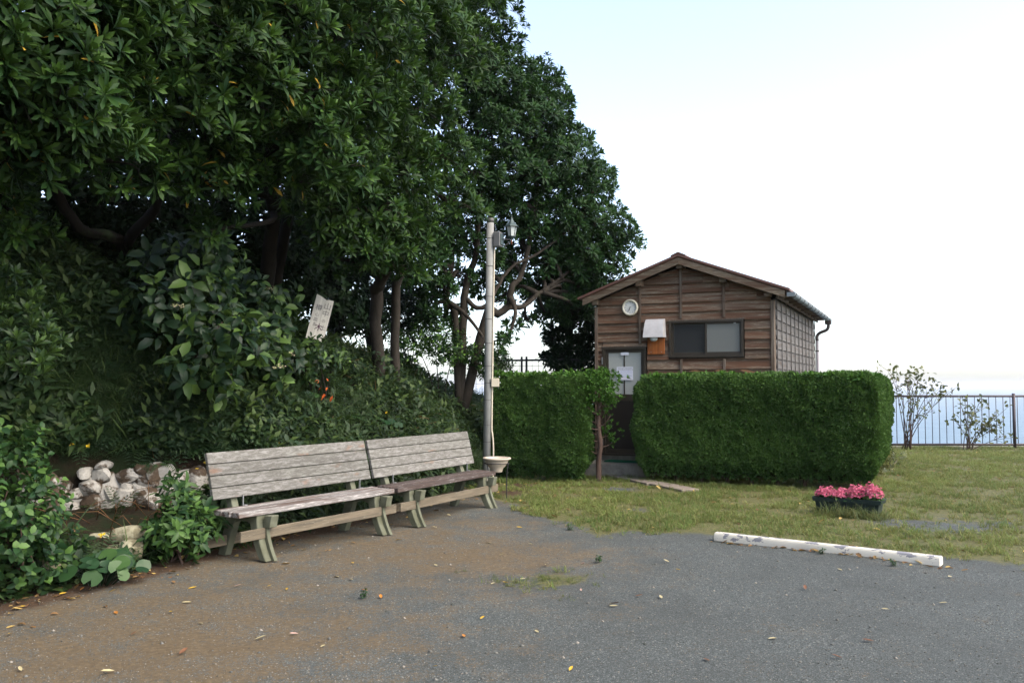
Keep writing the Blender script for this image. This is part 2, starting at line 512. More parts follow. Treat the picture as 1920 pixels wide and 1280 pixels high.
def m_peel(name, paint, under, cut=.5, dirtc=(.3, .27, .2)):
    """Chipped paint over grey concrete."""
    n = NT(name); v = n.coord('Object', (1, 1.6, 1.6))
    a = n.noise(v, 6.5, 7, .62, .2); b = n.noise(v, 34, 4, .6); e = n.noise(n.coord('Object'), 1.6, 3)
    geo = n.n('ShaderNodeNewGeometry'); sx = n.n('ShaderNodeSeparateXYZ')
    tc = n.n('ShaderNodeTexCoord'); n.l(tc.outputs['Object'], sx.inputs[0])
    f = n.math('ADD', n.math('ADD', a, n.math('MULTIPLY', n.math('SUBTRACT', b, .5), .12)), n.math('MULTIPLY', sx.outputs[2], 1.7))
    c = n.mix(n.step(e, .55, .8), paint, tuple(p * .82 for p in paint))
    c = n.mix(n.math('MULTIPLY', n.step(b, .6, .8), .35), c, dirtc)
    m = n.step(f, cut + .075, cut + .10)
    c = n.mix(m, c, n.ramp(b, [(.3, tuple(u * .7 for u in under)), (.7, under)]))
    n.base(c); n.rough(.7, .3); n.bump(n.math('SUBTRACT', 1.0, m), .35, .004); return n.m
def m_board_paint():
    """Bench back: pale pinkish-grey paint flaking off silvered wood."""
    n = NT('bench_back_wood'); v = n.coord('Object', (1, 5, 5), rnd=True)
    a = n.noise(v, 9.5, 9, .72, .5); b = n.noise(n.coord('Object', (1, 7, 7), rnd=True), 26, 6, .75); e = n.noise(n.coord('Object', (1, 2, 2), rnd=True), 1.3, 4, .6)
    wood = n.ramp(b, [(.25, (.045, .04, .033)), (.5, (.115, .11, .098)), (.8, (.185, .178, .156))])
    paint = n.mix(n.step(e, .42, .66), (.208, .200, .190), (.185, .184, .166))
    paint = n.mix(n.math('MULTIPLY', n.step(b, .5, .8), .45), paint, (.28, .26, .235))
    c = n.mix(n.step(n.math('ADD', a, n.math('MULTIPLY', n.math('SUBTRACT', b, .5), .35)), .39, .54), paint, wood)
    c = n.mix(n.math('MULTIPLY', n.step(n.noise(n.coord('Object', (1, 2.5, 2.5), rnd=True), 2.3, 5, .6), .60, .72), .65), c, (.20, .115, .075))
    c = n.mix(n.math('MULTIPLY', n.step(n.noise(n.coord('Object', (1, 3, 3), rnd=True), 5.5, 6, .7), .56, .72), .7), c, (.075, .07, .058))
    oi = n.n('ShaderNodeObjectInfo'); hv = n.n('ShaderNodeHueSaturation'); n.l(c, hv.inputs['Color'])
    mr = n.n('ShaderNodeMapRange'); mr.inputs[3].default_value = .82; mr.inputs[4].default_value = 1.1
    n.l(oi.outputs['Random'], mr.inputs[0]); n.l(mr.outputs[0], hv.inputs['Value'])
    n.base(hv.outputs[0]); n.rough(.8, .25); n.bump(n.math('ADD', a, b), .5, .004); return n.m

M = {}
M['ground'] = m_ground(); M['bank'] = m_bank(); M['sea'] = m_sea()
M['siding'] = m_wood('siding_wood', (.118, .058, .032), (.185, .135, .092), (.32, .255, .18), .48, .57, bump=.15)
M['siding_side'] = m_wood('siding_grey_wood', (.095, .075, .063), (.138, .131, .124), (.19, .18, .17), .38, .62, bump=.25)
M['batten'] = m_wood('batten_wood', (.115, .080, .056), (.19, .158, .122), (.28, .22, .16), .5, .62, axis='z')
M['barge'] = m_wood('barge_wood', (.095, .055, .034), (.165, .132, .092), (.27, .21, .15), .45, .58)
M['end'] = m_plain('end_grain', (.11, .06, .035), .85, .2, var=.4, scale=30)
M['bench_back'] = m_board_paint()
M['bench_seat_pale'] = m_wood('bench_seat_pale_wood', (.11, .075, .06), (.23, .215, .205), (.42, .40, .38), .44, .52)
M['bench_seat_brown'] = m_wood('bench_seat_brown_wood', (.070, .050, .043), (.12, .105, .10), (.33, .31, .30), .56, .60)
M['bench_rail'] = m_wood('bench_rail_wood', (.165, .135, .094), (.11, .095, .07), (.27, .24, .18), .58, .6, bump=.3)
def m_leg():
    n = NT('bench_leg_concrete'); v = n.coord('Object', rnd=True)
    a = n.noise(v, 5, 6, .6); b = n.noise(v, 60, 4, .6)
    c = n.ramp(a, [(.3, (.062, .064, .036)), (.55, (.115, .12, .082)), (.8, (.185, .195, .155))])
    c = n.mix(n.math('MULTIPLY', b, .35), c, (.075, .078, .048))
    n.base(c); n.rough(.8, .3); n.bump(b, .25, .003); return n.m
M['leg'] = m_leg()
M['steel'] = m_plain('galvanised_steel', (.30, .31, .31), .5, .5, .55, .3, 9)
M['pole'] = m_plain('pole_steel', (.21, .215, .205), .7, .3, .0, .22, 5)
M['band'] = m_plain('pole_band', (.08, .08, .078), .6, .4, .4)
M['conduit'] = m_plain('cream_conduit', (.50, .45, .35), .5, .4, 0, .15)
M['greybox'] = m_plain('grey_box', (.125, .13, .13), .55, .4, .0, .15)
M['lanternmetal'] = m_plain('lantern_green', (.05, .075, .075), .5, .4, .3, .25)
M['lampglass'] = m_plain('lamp_glass', (.46, .50, .48), .35, .5, 0, .1)
M['cream'] = m_plain('cream_plastic', (.56, .52, .40), .5, .4, 0, .12)
M['clockface'] = m_plain('clock_face', (.60, .60, .56), .5, .3, 0, .04)
M['black'] = m_plain('black_paint', (.02, .02, .022), .5, .4, 0, .2)
M['hood'] = m_plain('white_hood', (.50, .48, .47), .55, .4, 0, .16, 9)
M['orangeboard'] = m_wood('varnished_board', (.27, .085, .022), (.30, .11, .035), (.42, .2, .1), .7, .75, .55, axis='z', bump=.15)
M['bronze'] = m_plain('bronze_frame', (.052, .042, .030), .45, .5, .35, .2)
M['doorpanel'] = m_plain('door_panel', (.020, .016, .013), .5, .4, .1, .25, 3)
M['roof'] = m_plain('roof_metal', (.135, .068, .052), .55, .4, .1, .25, 4)
M['gutter'] = m_plain('gutter_grey', (.15, .175, .185), .5, .4, 0, .2, 7)
M['pipe'] = m_plain('brown_pipe', (.055, .045, .045), .5, .4, 0, .2)
M['pipe_grey'] = m_plain('grey_pipe', (.19, .18, .205), .5, .4, 0, .15)
M['concrete'] = m_plain('concrete', (.21, .195, .165), .9, .2, 0, .45, 9, .3)
M['slab'] = m_plain('pinkish_concrete', (.215, .180, .152), .9, .2, 0, .28, 11, .3)
M['mat'] = m_plain('green_mat', (.008, .085, .045), .9, .1, 0, .4, 60, .4)
M['paper'] = m_plain('paper', (.66, .66, .70), .6, .3, 0, .04)
M['inkblue'] = m_plain('ink_blue', (.22, .24, .52), .7, .2); M['inkred'] = m_plain('ink_red', (.58, .22, .22), .7, .2); M['inkgrey'] = m_plain('ink_grey', (.16, .15, .15), .7, .2)
M['inkpurple'] = m_plain('ink_purple', (.08, .035, .06), .8, .2)
M['signwood'] = m_wood('sign_paint', (.42, .40, .34), (.50, .475, .41), (.60, .57, .50), .4, .7, .7, axis='z', bump=.15)
M['dark'] = m_plain('dark_void', (.012, .011, .010), .9, .1)
M['curtain'] = m_plain('curtain_cloth', (.32, .34, .33), .9, .1, 0, .25, 14)
M['glowwhite'] = m_plain('pane_glow_white', (.62, .66, .70), .8, .2, 0, .3, 6)
def m_frost(name, c, rough, tr):
    n = NT(name); v = n.coord('Object')
    b = n.noise(v, 120, 2, .5)
    n.base(c); n.rough(rough, .5); n.b.inputs['Transmission Weight'].default_value = tr; n.b.inputs['IOR'].default_value = 1.3
    n.bump(b, .25, .003); return n.m
M['frost'] = m_frost('frosted_glass', (.34, .35, .32), .5, .55)
M['doorglass'] = m_frost('door_glass', (.42, .43, .39), .5, .15)
M['frost_dark'] = m_frost('dim_frosted_glass', (.12, .125, .12), .5, .8)
M['corr'] = m_plain('rusty_corrugated', (.20, .115, .062), .75, .3, .1, .35, 6)
M['fence'] = m_plain('fence_brown', (.050, .038, .042), .5, .4, .2, .2)
M['wire'] = m_plain('fence_dark', (.035, .033, .036), .6, .4, .3, .2)
M['wheelstop'] = m_peel('wheel_stop_paint', (.56, .53, .45), (.24, .24, .26), .585)
M['planter'] = m_plain('planter_green', (.010, .022, .021), .5, .4, 0, .3, 8)
M['potstone'] = m_plain('beige_pot', (.47, .40, .32), .6, .3, 0, .22, 9)
M['soil'] = m_plain('dark_soil', (.035, .022, .014), .95, .1, 0, .5, 40, .6)
M['bark'] = m_bark('bark', (.012, .010, .008), (.044, .037, .029))
M['bark_shaded'] = m_bark('bark_shaded', (.006, .005, .004), (.018, .015, .012))  # darker bark copy; shade under the trees is put into its colour
M['bark_red'] = m_bark('hedge_bark', (.04, .025, .02), (.11, .074, .058), ma=.8)
M['stone'] = m_stone('lichen_stone', (.075, .054, .037), (.38, .365, .33), .49)
M['rock'] = m_stone('mossy_rock', (.17, .155, .10), (.30, .285, .20), .50)
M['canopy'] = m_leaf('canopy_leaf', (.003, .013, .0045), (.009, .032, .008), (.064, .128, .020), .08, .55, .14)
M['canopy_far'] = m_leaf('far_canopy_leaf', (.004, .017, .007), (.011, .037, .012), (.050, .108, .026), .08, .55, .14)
M['canopy_shaded'] = m_leaf('shaded_canopy_leaf', (.003, .010, .004), (.007, .020, .007), (.012, .03, .008), .06, .6, .12)  # leaf copy darkened in colour to stand for the grove's deep shade
M['hedge'] = m_leaf('hedge_leaf', (.019, .062, .011), (.044, .118, .016), (.085, .175, .025), .12, .6, .15)
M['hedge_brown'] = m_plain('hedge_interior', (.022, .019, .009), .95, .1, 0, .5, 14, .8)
M['hydr'] = m_leaf('broad_leaf', (.005, .017, .008), (.011, .030, .013), (.085, .150, .030), .22, .5, .28)
M['farf'] = m_leaf('round_leaf', (.008, .029, .013), (.017, .049, .018), (.060, .120, .030), .15, .42, .3)
M['camel'] = m_leaf('camellia_leaf', (.008, .028, .010), (.019, .053, .015), (.085, .165, .035), .18, .5, .25)
M['weed'] = m_leaf('weed_leaf', (.005, .018, .007), (.016, .041, .012), (.048, .080, .018), .25, .6, .3)
M['fern'] = m_leaf('fern_leaf', (.009, .033, .013), (.020, .055, .019), (.055, .12, .03), .25, .55, .3)
M['shrub'] = m_leaf('thin_shrub_leaf', (.035, .050, .022), (.065, .085, .035), (.12, .12, .03), .25, .5, .4)
M['grass'] = m_leaf('grass_blade', (.034, .100, .013), (.085, .155, .024), (.24, .21, .085), .3, .65, .25)
M['longgrass'] = m_leaf('long_grass_blade', (.030, .065, .014), (.075, .115, .028), (.17, .16, .06), .3, .6, .3)
M['pink'] = m_leaf('pink_petal', (.40, .025, .085), (.58, .085, .18), (.70, .30, .38), .3, .6, .3)
M['yellow'] = m_leaf('yellow_petal', (.62, .42, .01), (.72, .52, .02), (.7, .5, .05), .25, .6, .3)
M['paleflower'] = m_leaf('faded_bloom', (.34, .30, .20), (.42, .34, .25), (.26, .30, .12), .25, .7, .2)
M['redleaf'] = m_leaf('red_leaf', (.34, .035, .010), (.42, .075, .012), (.36, .12, .02), .2, .55, .25)
_MW = ((.005, .018, .007), (.016, .041, .012), (.048, .080, .018), .25, .6, .3)
M['weed_i'] = m_leaf('ground_cover_leaf', *_MW, inst=True)
M['grass_i'] = m_leaf('lawn_blade', (.036, .100, .014), (.095, .160, .028), (.27, .235, .095), .3, .65, .25, inst=True)
M['hedge_i'] = m_leaf('hedge_spray', (.022, .058, .014), (.048, .108, .024), (.090, .160, .034), .12, .6, .15, inst=True)
for nm, c in dict(leaf_yellow=(.42, .27, .03), leaf_pale=(.36, .31, .17), leaf_brown=(.14, .065, .032), leaf_orange=(.42, .17, .03), leaf_pink=(.36, .24, .19)).items():
    M[nm] = m_plain(nm, c, .6, .3, 0, .3, 30)
M['litter'] = m_leaf('litter_leaf', (.075, .038, .02), (.17, .09, .045), (.42, .30, .10), .1, .75, .2)
M['pebble'] = m_leaf('pebble', (.06, .064, .058), (.12, .122, .112), (.24, .22, .185), 0.0, .9, .2)

# ------------------------------------------------------------------ terrain functions
FOOT = np.array([(-5.2, 1.0), (-4.6, 4.6), (-3.85, 6.4), (-3.3, 7.5), (-3.0, 8.4), (-2.5, 9.4), (-1.85, 10.9), (-1.2, 12.5), (-.62, 14.3), (-.15, 16.2), (.5, 18.0), (1.2, 21.0), (1.6, 26.0)])
CAP = np.array([5.0, 5.0, 5.0, 4.6, 4.4, 4.2, 3.7, 3.0, 2.3, 1.9, 1.3, .8, .3])
def foot_t(x, y):
    """Distance left of the bank's foot line and the cap height there."""
    x = np.asarray(x, float); y = np.asarray(y, float)
    best = np.full(x.shape, 1e9); cap = np.zeros(x.shape); sgn = np.ones(x.shape)
    for i in range(len(FOOT) - 1):
        a, b = FOOT[i], FOOT[i + 1]; d = b - a; L2 = d @ d
        q = np.clip(((x - a[0]) * d[0] + (y - a[1]) * d[1]) / L2, 0, 1)
        dx = x - a[0] - q * d[0]; dy = y - a[1] - q * d[1]
        dd = np.hypot(dx, dy)
        m = dd < best
        best = np.where(m, dd, best); cap = np.where(m, CAP[i] * (1 - q) + CAP[i + 1] * q, cap)
        sgn = np.where(m, np.sign(d[0] * (y - a[1]) - d[1] * (x - a[0])), sgn)
    return best * sgn, cap
def sstep(x, a, b):
    t = np.clip((x - a) / (b - a), 0, 1); return t * t * (3 - 2 * t)
def bank_z(x, y):
    t, cap = foot_t(x, y)
    tt = np.maximum(t, 0)
    z = cap * (1 - np.exp(-2.0 * tt / cap))
    # shelf with the dry-stone wall at its back
    tw = (np.asarray(y) - (9.10 + (np.asarray(x) + 4.22) * .38)) / 1.07
    lim = np.where(tw < 0, .27 * sstep(tt, 0, .25) + .03 * tt, .74 + 2.5 * np.maximum(tw, 0))
    w = (1 - sstep(x, -3.15, -2.7)) * sstep(x, -7.5, -6.0)
    z = z * (1 - w) + np.minimum(z, lim) * w
    z = z + (fbm(x * 1.3, y * 1.3, 5, 4) - .5) * .35 * sstep(tt, .3, 1.8) + (fbm(np.asarray(x) * 6, np.asarray(y) * 6, 9, 3) - .5) * .08 * sstep(tt, 0, .3)
    return np.where(t > 0, z, -.05 - .3 * np.minimum(-t, 1))
EDGE_X = np.array([-2, -.6, -.1, .45, .92, 2.1, 3.0, 4.46, 6, 9, 20, 60.])
EDGE_Y = np.array([16, 13.1, 11.5, 10.3, 9.65, 9.15, 8.45, 7.62, 7.0, 6.2, 4.0, 0.])
def lawn_mask(x, y):
    d = y - np.interp(x, EDGE_X, EDGE_Y)
    m = sstep(d + (fbm(x * 1.1, y * 1.1, 21, 4) - .5) * 1.5, -.35, .75)
    # bare spots on the lawn
    bare = np.exp(-(((x - 5.0) / .95) ** 2 + ((y - 10.2) / .8) ** 2)) + .45 * np.exp(-(((x - 1.75) / .55) ** 2 + ((y - 11.2) / .5) ** 2)) + .9 * np.exp(-(((x - 1.7) / .5) ** 2 + ((y - 13.6) / .5) ** 2))
    m = m * (1 - np.clip(bare * .8 + (fbm(x * 2, y * 2, 33, 3) - .5) * 1.6 * bare, 0, .85))
    m = np.maximum(m, .62 * np.clip(1.35 * np.exp(-(((x - .27) / .50) ** 2 + ((y - 7.25) / .42) ** 2)) + (fbm(x * 3, y * 3, 41, 3) - .5) * 1.0 - .32, 0, 1))
    return m * sstep(-foot_t(x, y)[0], -.05, .35)

# ------------------------------------------------------------------ ground, bank, cliff, sea
gx = np.concatenate([np.linspace(-40, -6, 24)[:-1], np.arange(-6, 9, .075), np.linspace(9, 60, 60)])
gy = np.concatenate([np.linspace(-30, 3, 30)[:-1], np.arange(3, 23.2, .085), [23.25, 23.5, 24.5, 27, 34]])
X, Y = np.meshgrid(gx, gy)
Z = (fbm(X * .5, Y * .5, 3, 3) - .5) * .06 * sstep(Y, 4, 9) + (fbm(X * 3, Y * 3, 4, 3) - .5) * .022
edge = 23.4
Z = np.where(Y > edge, -(Y - edge) * 3.3, Z)
nx, ny = len(gx), len(gy)
I = np.arange(nx * ny).reshape(ny, nx)
Q = np.stack([I[:-1, :-1], I[:-1, 1:], I[1:, 1:], I[1:, :-1]], -1).reshape(-1, 4)
lm = lawn_mask(X, Y)
dm = sstep(-X + .9 * (Y - 7) * .25, -1.6, 2.6) * .55 + .55 * np.exp(-(((X + .0) / 1.3) ** 2 + ((Y - 8.3) / .9) ** 2)) + .35 * np.exp(-(((X + 1.6) / 1.0) ** 2 + ((Y - 5.2) / 1.2) ** 2)) + .3 * (fbm(X * .8, Y * .8, 55, 3) - .5) + .10 + .75 * np.clip(fbm(X * .55 + 3, Y * .9, 57, 4) - .5, 0, 1)
sm = sstep(foot_t(X, Y)[0], -.75, -.05)
sm = np.maximum(sm, .9 * np.exp(-(((X + .1) / .7) ** 2 + ((Y - 13.6) / 1.6) ** 2)))
gme = mesh_np('ground', np.stack([X, Y, Z], -1).reshape(-1, 3), Q, {'lawn': lm.ravel(), 'dirt': np.clip(dm, 0, 1).ravel(), 'soil': sm.ravel()}, True)
ground = struct(link('ground', gme, M['ground']))
def ground_z(x, y):
    x = np.asarray(x, float); y = np.asarray(y, float)
    return (fbm(x * .5, y * .5, 3, 3) - .5) * .06 * sstep(y, 4, 9) + (fbm(x * 3, y * 3, 4, 3) - .5) * .022

bx = np.concatenate([np.linspace(-40, -9, 30)[:-1], np.arange(-9, 2.6, .11)])
by = np.concatenate([np.linspace(-12, 4, 40)[:-1], np.arange(4, 19, .11), np.linspace(19, 30, 30)])
X, Y = np.meshgrid(bx, by); Z = bank_z(X, Y)
Z = np.where(Y > 23, Z - (Y - 23) * 2.5, Z)
nx, ny = len(bx), len(by); I = np.arange(nx * ny).reshape(ny, nx)
Q = np.stack([I[:-1, :-1], I[:-1, 1:], I[1:, 1:], I[1:, :-1]], -1).reshape(-1, 4)
keep = (Z.ravel()[Q] > -.3).all(1) | (Y.ravel()[Q] > 23).all(1)
bank = struct(link('bank', mesh_np('bank', np.stack([X, Y, Z], -1).reshape(-1, 3), Q[keep], None, True), M['bank']))

SEA_Z = -34.0
sx_ = np.array([-90000, -20000, -3000, -300, 300, 3000, 20000, 90000.]); sy_ = np.array([20, 60, 200, 800, 4000, 20000, 90000.])
X, Y = np.meshgrid(sx_, sy_); I = np.arange(X.size).reshape(X.shape)
Q = np.stack([I[:-1, :-1], I[:-1, 1:], I[1:, 1:], I[1:, :-1]], -1).reshape(-1, 4)
sea = struct(link('sea', mesh_np('sea', np.stack([X, Y, np.full(X.shape, SEA_Z)], -1).reshape(-1, 3), Q), M['sea']))

# ------------------------------------------------------------------ shed
SA = R(25); SH_O = np.array([1.541, 16.0, 0.0]); SW, SD = 3.16, 6.05
su = np.array([math.cos(SA), -math.sin(SA), 0]); sv = np.array([math.sin(SA), math.cos(SA), 0])
def shed_pt(u, v, z=0.0): return SH_O + su * u + sv * v + np.array([0, 0, z])
shed = thing('wooden_shed', 'brown weathered wooden shed with gabled metal roof behind the clipped hedge', 'shed', SH_O, -SA)
RU, RZ, EZ, OV = SW / 2 + .02, 3.735, 3.07, .24         # ridge u, ridge z (underside), eave z, overhangs
EAVE_L, EAVE_R = -.20, 3.40
slope = (RZ - EZ) / (EAVE_R - RU)
def roof_under(u): return RZ - slope * abs(u - RU)
ROW, Z0 = .1672, .357
rows_z = [Z0 + ROW * k for k in range(21)]
def lap_board(name, length, h, mat, parent, loc, rot=(0, 0, 0), t=.018, lap=.048, ua=None):
    """Lapped board: bottom edge stands proud of the board below; front faces -Y. ua: optional top cut (z at x0, z at x1)."""
    bm = bmesh.new()
    top0, top1 = (h + .012, h + .012) if ua is None else ua
    for x, tp in ((0, top0), (length, top1)):
        k = tp / (h + .012)
        bm.verts.new((x, -lap, 0)); bm.verts.new((x, -lap + t + .002, 0)); bm.verts.new((x, -.002 - lap * (1 - k) + t, tp)); bm.verts.new((x, -.004 - lap * (1 - k), tp))
    bm.verts.ensure_lookup_table(); v = bm.verts
    for q in ((0, 1, 2, 3), (7, 6, 5, 4), (0, 3, 7, 4), (1, 5, 6, 2), (0, 4, 5, 1), (3, 2, 6, 7)):
        bm.faces.new([v[i] for i in q])
    bmesh.ops.recalc_face_normals(bm, faces=bm.faces[:])
    return bm_obj(name, bm, mat, parent, loc, rot)
# solid wall core behind the boards with the window and door openings left free
WIN = (1.377, 2.662, 2.065, 2.708); DOOR = (.141, .955, .325, 2.27)
bm = bmesh.new()
def core_front(u0, u1, z0, z1): add_box(bm, u0, u1, .012, .09, z0, z1)
core_front(.02, DOOR[0], .1, 3.07); core_front(DOOR[0], DOOR[1], DOOR[3], 3.07); core_front(DOOR[1], WIN[0], .1, 3.07)
core_front(WIN[0], WIN[1], .1, WIN[2]); core_front(WIN[0], WIN[1], WIN[3], 3.07); core_front(WIN[1], SW - .02, .1, 3.07)
extrude_poly(bm, [(.02, 3.071), (SW - .02, 3.071), (SW - .02, roof_under(SW) - .02), (RU, RZ - .03), (.02, roof_under(0) - .02)], 'y', .012, .09)
bm_obj('wall_core', bm, M['dark'], shed)
box('side_core', SW - .09, SW - .012, .091, SD, .1, 3.09, M['dark'], shed)
box('side_core', .012, .09, .091, SD, .1, 3.09, M['dark'], shed)
bm = bmesh.new(); extrude_poly(bm, [(.0, .1), (SW, .1), (SW, 3.12), (RU, RZ - .03), (.0, 3.12)], 'y', SD, SD + .05)
bm_obj('rear_wall', bm, M['siding_side'], shed)
# front boards
for k, z in enumerate(rows_z):
    segs = [(.045, SW - .05)]
    for (a, b, z0, z1) in (DOOR, WIN):
        if z + ROW * .55 > z0 - .02 and z + ROW * .45 < z1 + .02:
            new = []
            for (p, q) in segs:
                if q <= a or p >= b: new.append((p, q))
                else:
                    if a - .015 - p > .03: new.append((p, a - .015))
                    if q - b - .015 > .03: new.append((b + .015, q))
            segs = new
    for (a, b, z0, z1) in (DOOR, WIN):
        if z < z1 + .012 and z + ROW * .45 < z1 + .02 and z + ROW > z1 + .03:
            lap_board('siding_board', b - a, z + ROW - z1 - .012, M['siding'], shed, (a, 0, z1 + .012))
        if z + ROW * .55 > z0 - .02 and z < z0 - .03 and z > .4:
            lap_board('siding_board', b - a, z0 - .012 - z - .012, M['siding'], shed, (a, 0, z))
    for (p, q) in segs:
        tz = z + ROW + .012
        # trim to the gable
        def lim(u): return roof_under(u) - .05
        if min(lim(p), lim(q)) >= tz:
            lap_board('siding_board', q - p, ROW, M['siding'], shed, (p, 0, z))
        else:
            # clip the row where the roof passes through it
            lo = RU - (RZ - .05 - z) / slope; hi = RU + (RZ - .05 - z) / slope
            lo2 = RU - (RZ - .05 - tz) / slope; hi2 = RU + (RZ - .05 - tz) / slope
            if hi - lo < .1: continue
            p2, q2 = max(p, lo + .01), min(q, hi - .01)
            m0, m1 = max(p, lo2), min(q, hi2)
            if m1 - m0 > .05: lap_board('siding_board', m1 - m0, ROW, M['siding'], shed, (m0, 0, z))
            if m0 - p2 > .03: lap_board('siding_board', m0 - p2 - .002, ROW, M['siding'], shed, (p2, 0, z), ua=(max(.012, lim(p2) - z), min(ROW + .012, lim(m0) - z)))
            if q2 - m1 > .03: lap_board('siding_board', q2 - m1 - .002, ROW, M['siding'], shed, (m1 + .002, 0, z), ua=(min(ROW + .012, lim(m1) - z), max(.012, lim(q2) - z)))
# front battens and corner posts
def batten(u, z0, z1, w=.045): box('batten', -w / 2, w / 2, -.068, -.044, 0, z1 - z0, M['batten'], shed, .004, (u, 0, z0))
batten(.847, 2.315, roof_under(.847) - .07)
batten(1.59, 2.745, roof_under(1.59) - .07); batten(1.59, .36, 2.03)
batten(2.335, 2.745, roof_under(2.335) - .07); batten(2.335, .36, 2.03)
box('corner_post', -.008, .05, -.056, .075, 0, 2.68, M['batten'], shed, .004, (0, 0, .33))
box('corner_post', -.052, .010, -.056, .085, 0, 2.68, M['batten'], shed, .004, (SW, 0, .33))
# side wall: lapped boards and battens
side_me = None
for k in range(16):
    z = Z0 + ROW * k
    if side_me is None:
        o = lap_board('side_board', SD - .11, ROW, M['siding_side'], shed, (SW, .09, z), (0, 0, R(90)), lap=.026)
        side_me = o.data
    else: link('side_board', side_me, None, shed, (SW, .09, z), (0, 0, R(90)))
bat_me = None
for k in range(11):
    v = .10 + .585 * k
    if bat_me is None:
        o = box('side_batten', .026, .042, -.017, .017, 0, 2.69, M['siding_side'], shed, .003, (SW, v, .36)); bat_me = o.data
    else: link('side_batten', bat_me, None, shed, (SW, v, .36))
# left side and foundation
for k in range(16):
    link('side_board', side_me, None, shed, (0, SD - .02, Z0 + ROW * k), (0, 0, R(-90)))
bm = bmesh.new(); add_box(bm, .03, SW - .03, -.005, .012 + SD, -.1, .325)
bm_obj('foundation', bm, M['concrete'], shed)
# roof: two metal slopes with thickness, barge boards, purlin ends, soffit
def slope_slab(name, side, u_e, t0, t1, v0, v1, mat, bev=.004):
    bm = bmesh.new()
    z_e = RZ - slope * abs(u_e - RU)
    pts = [(RU, RZ + t0), (u_e, z_e + t0), (u_e, z_e + t1), (RU, RZ + t1)]
    extrude_poly(bm, pts, 'y', v0, v1); return bm_obj(name, bm, mat, shed)
for s, ue in ((-1, EAVE_L - .06), (1, EAVE_R + .05)):
    r = slope_slab('roof_slope', s, ue, .085, .125, -OV - .03, SD + .3, M['roof'])
    e = .06 if s > 0 else -.06
    slope_slab('roof_deck', s, ue - e, .06, .083, -OV, SD + .26, M['end'])
    b = slope_slab('barge_board', s, EAVE_R - .03 if s > 0 else EAVE_L + .03, -.055, .058, -OV - .012, -OV + .018, M['barge'])
bm = bmesh.new()
extrude_poly(bm, [(RU - .13, RZ + .13 - slope * .13), (RU, RZ + .132), (RU + .13, RZ + .13 - slope * .13), (RU + .13, RZ + .15 - slope * .13), (RU, RZ + .158), (RU - .13, RZ + .15 - slope * .13)], 'y', -OV - .035, SD + .3)
bm_obj('ridge_cap', bm, M['roof'], shed)
for u in (.04, .86, RU, 2.34, 3.08):
    z = roof_under(u) - .012
    box('purlin_end', -.052, .052, -OV + .045, .02, -.10, 0, M['barge'], shed, .004, (u, 0, z - .012))
box('eave_beam', SW + .05, SW + .08, -.1, SD + .2, 3.03, 3.105, M['barge'], shed)
for k in range(11):
    box('rafter_end', SW + .081, EAVE_R + .0, -.02, .02, 3.055, 3.105, M['barge'], shed, 0, (0, .12 + .585 * k, 0))
# gutter on the seaward eave, brackets, downpipe
gt = []
for k in range(9):
    a = math.pi + math.pi * k / 8
    gt.append((EAVE_R + .075 + .062 * math.cos(a), 3.095 + .06 * math.sin(a)))
gt2 = [(EAVE_R + .075 + .056 * math.cos(math.pi + math.pi * k / 8), 3.097 + .054 * math.sin(math.pi + math.pi * k / 8)) for k in range(8, -1, -1)]
bm = bmesh.new(); extrude_poly(bm, gt + gt2, 'y', -OV - .05, SD + .32)
gut = bm_obj('gutter', bm, M['gutter'], shed)
box('gutter_end', EAVE_R + .012, EAVE_R + .138, -.012, 0, 3.035, 3.105, M['gutter'], gut, 0, (0, -OV - .052, 0))
for k in range(11):
    mb = MB()
    P = [(EAVE_R + .075 + .067 * math.cos(a), -.12 + .6 * k, 3.095 + .066 * math.sin(a)) for a in np.linspace(math.pi * .95, 2.06 * math.pi, 9)]
    mb.tube(P, [.006] * 9, 5); mb.build('gutter_bracket', M['band'], gut)
mb = MB(); pv = SD + .05
P = smooth_path([(EAVE_R + .075, pv, 3.03), (EAVE_R + .075, pv, 2.91), (EAVE_R + .03, pv, 2.84), (SW + .13, pv, 2.78), (SW + .07, pv, 2.71), (SW + .07, pv, 2.60)], 4)
mb.tube(P, [.036] * len(P), 10); mb.build('pipe_elbow', M['pipe'], shed)
mb = MB(); mb.tube([(SW + .07, pv, 2.61), (SW + .07, pv, .1)], [.034, .034], 10); dp = mb.build('downpipe', M['pipe_grey'], shed)
for z in (2.35, 1.5, .7):
    mb = MB(); mb.tube([(SW + .07, pv, z), (SW + .07, pv, z + .03)], [.039, .039], 10); mb.build('pipe_clip', M['band'], dp)
box('gutter_outlet', EAVE_R + .005, EAVE_R + .145, pv - .08, pv + .08, 2.97, 3.06, M['pipe'], gut, .01)
# window: frame, two sliding sashes, frosted panes
win = thing('tmp', 'x', 'x'); win.name = 'window'; win.parent = shed
for k in ('label', 'category'): del win[k]
a, b, z0, z1 = WIN
def frame_rect(name, u0, u1, z0, z1, w, y0, y1, mat, parent, wb=None):
    bm = bmesh.new(); wb = wb or w
    add_box(bm, u0, u0 + w, y0, y1, z0, z1); add_box(bm, u1 - w, u1, y0, y1, z0, z1)
    add_box(bm, u0 + w, u1 - w, y0, y1, z1 - w, z1); add_box(bm, u0 + w, u1 - w, y0, y1, z0, z0 + wb)
    return bm_obj(name, bm, mat, parent)
frame_rect('frame', a, b, z0, z1, .036, -.066, .06, M['bronze'], win, .045)
um = 2.01
frame_rect('sash', a + .037, um + .035, z0 + .046, z1 - .037, .030, .010, .034, M['bronze'], win, .045)
frame_rect('sash', um - .012, b - .037, z0 + .046, z1 - .037, .034, -.026, .006, M['bronze'], win, .045)
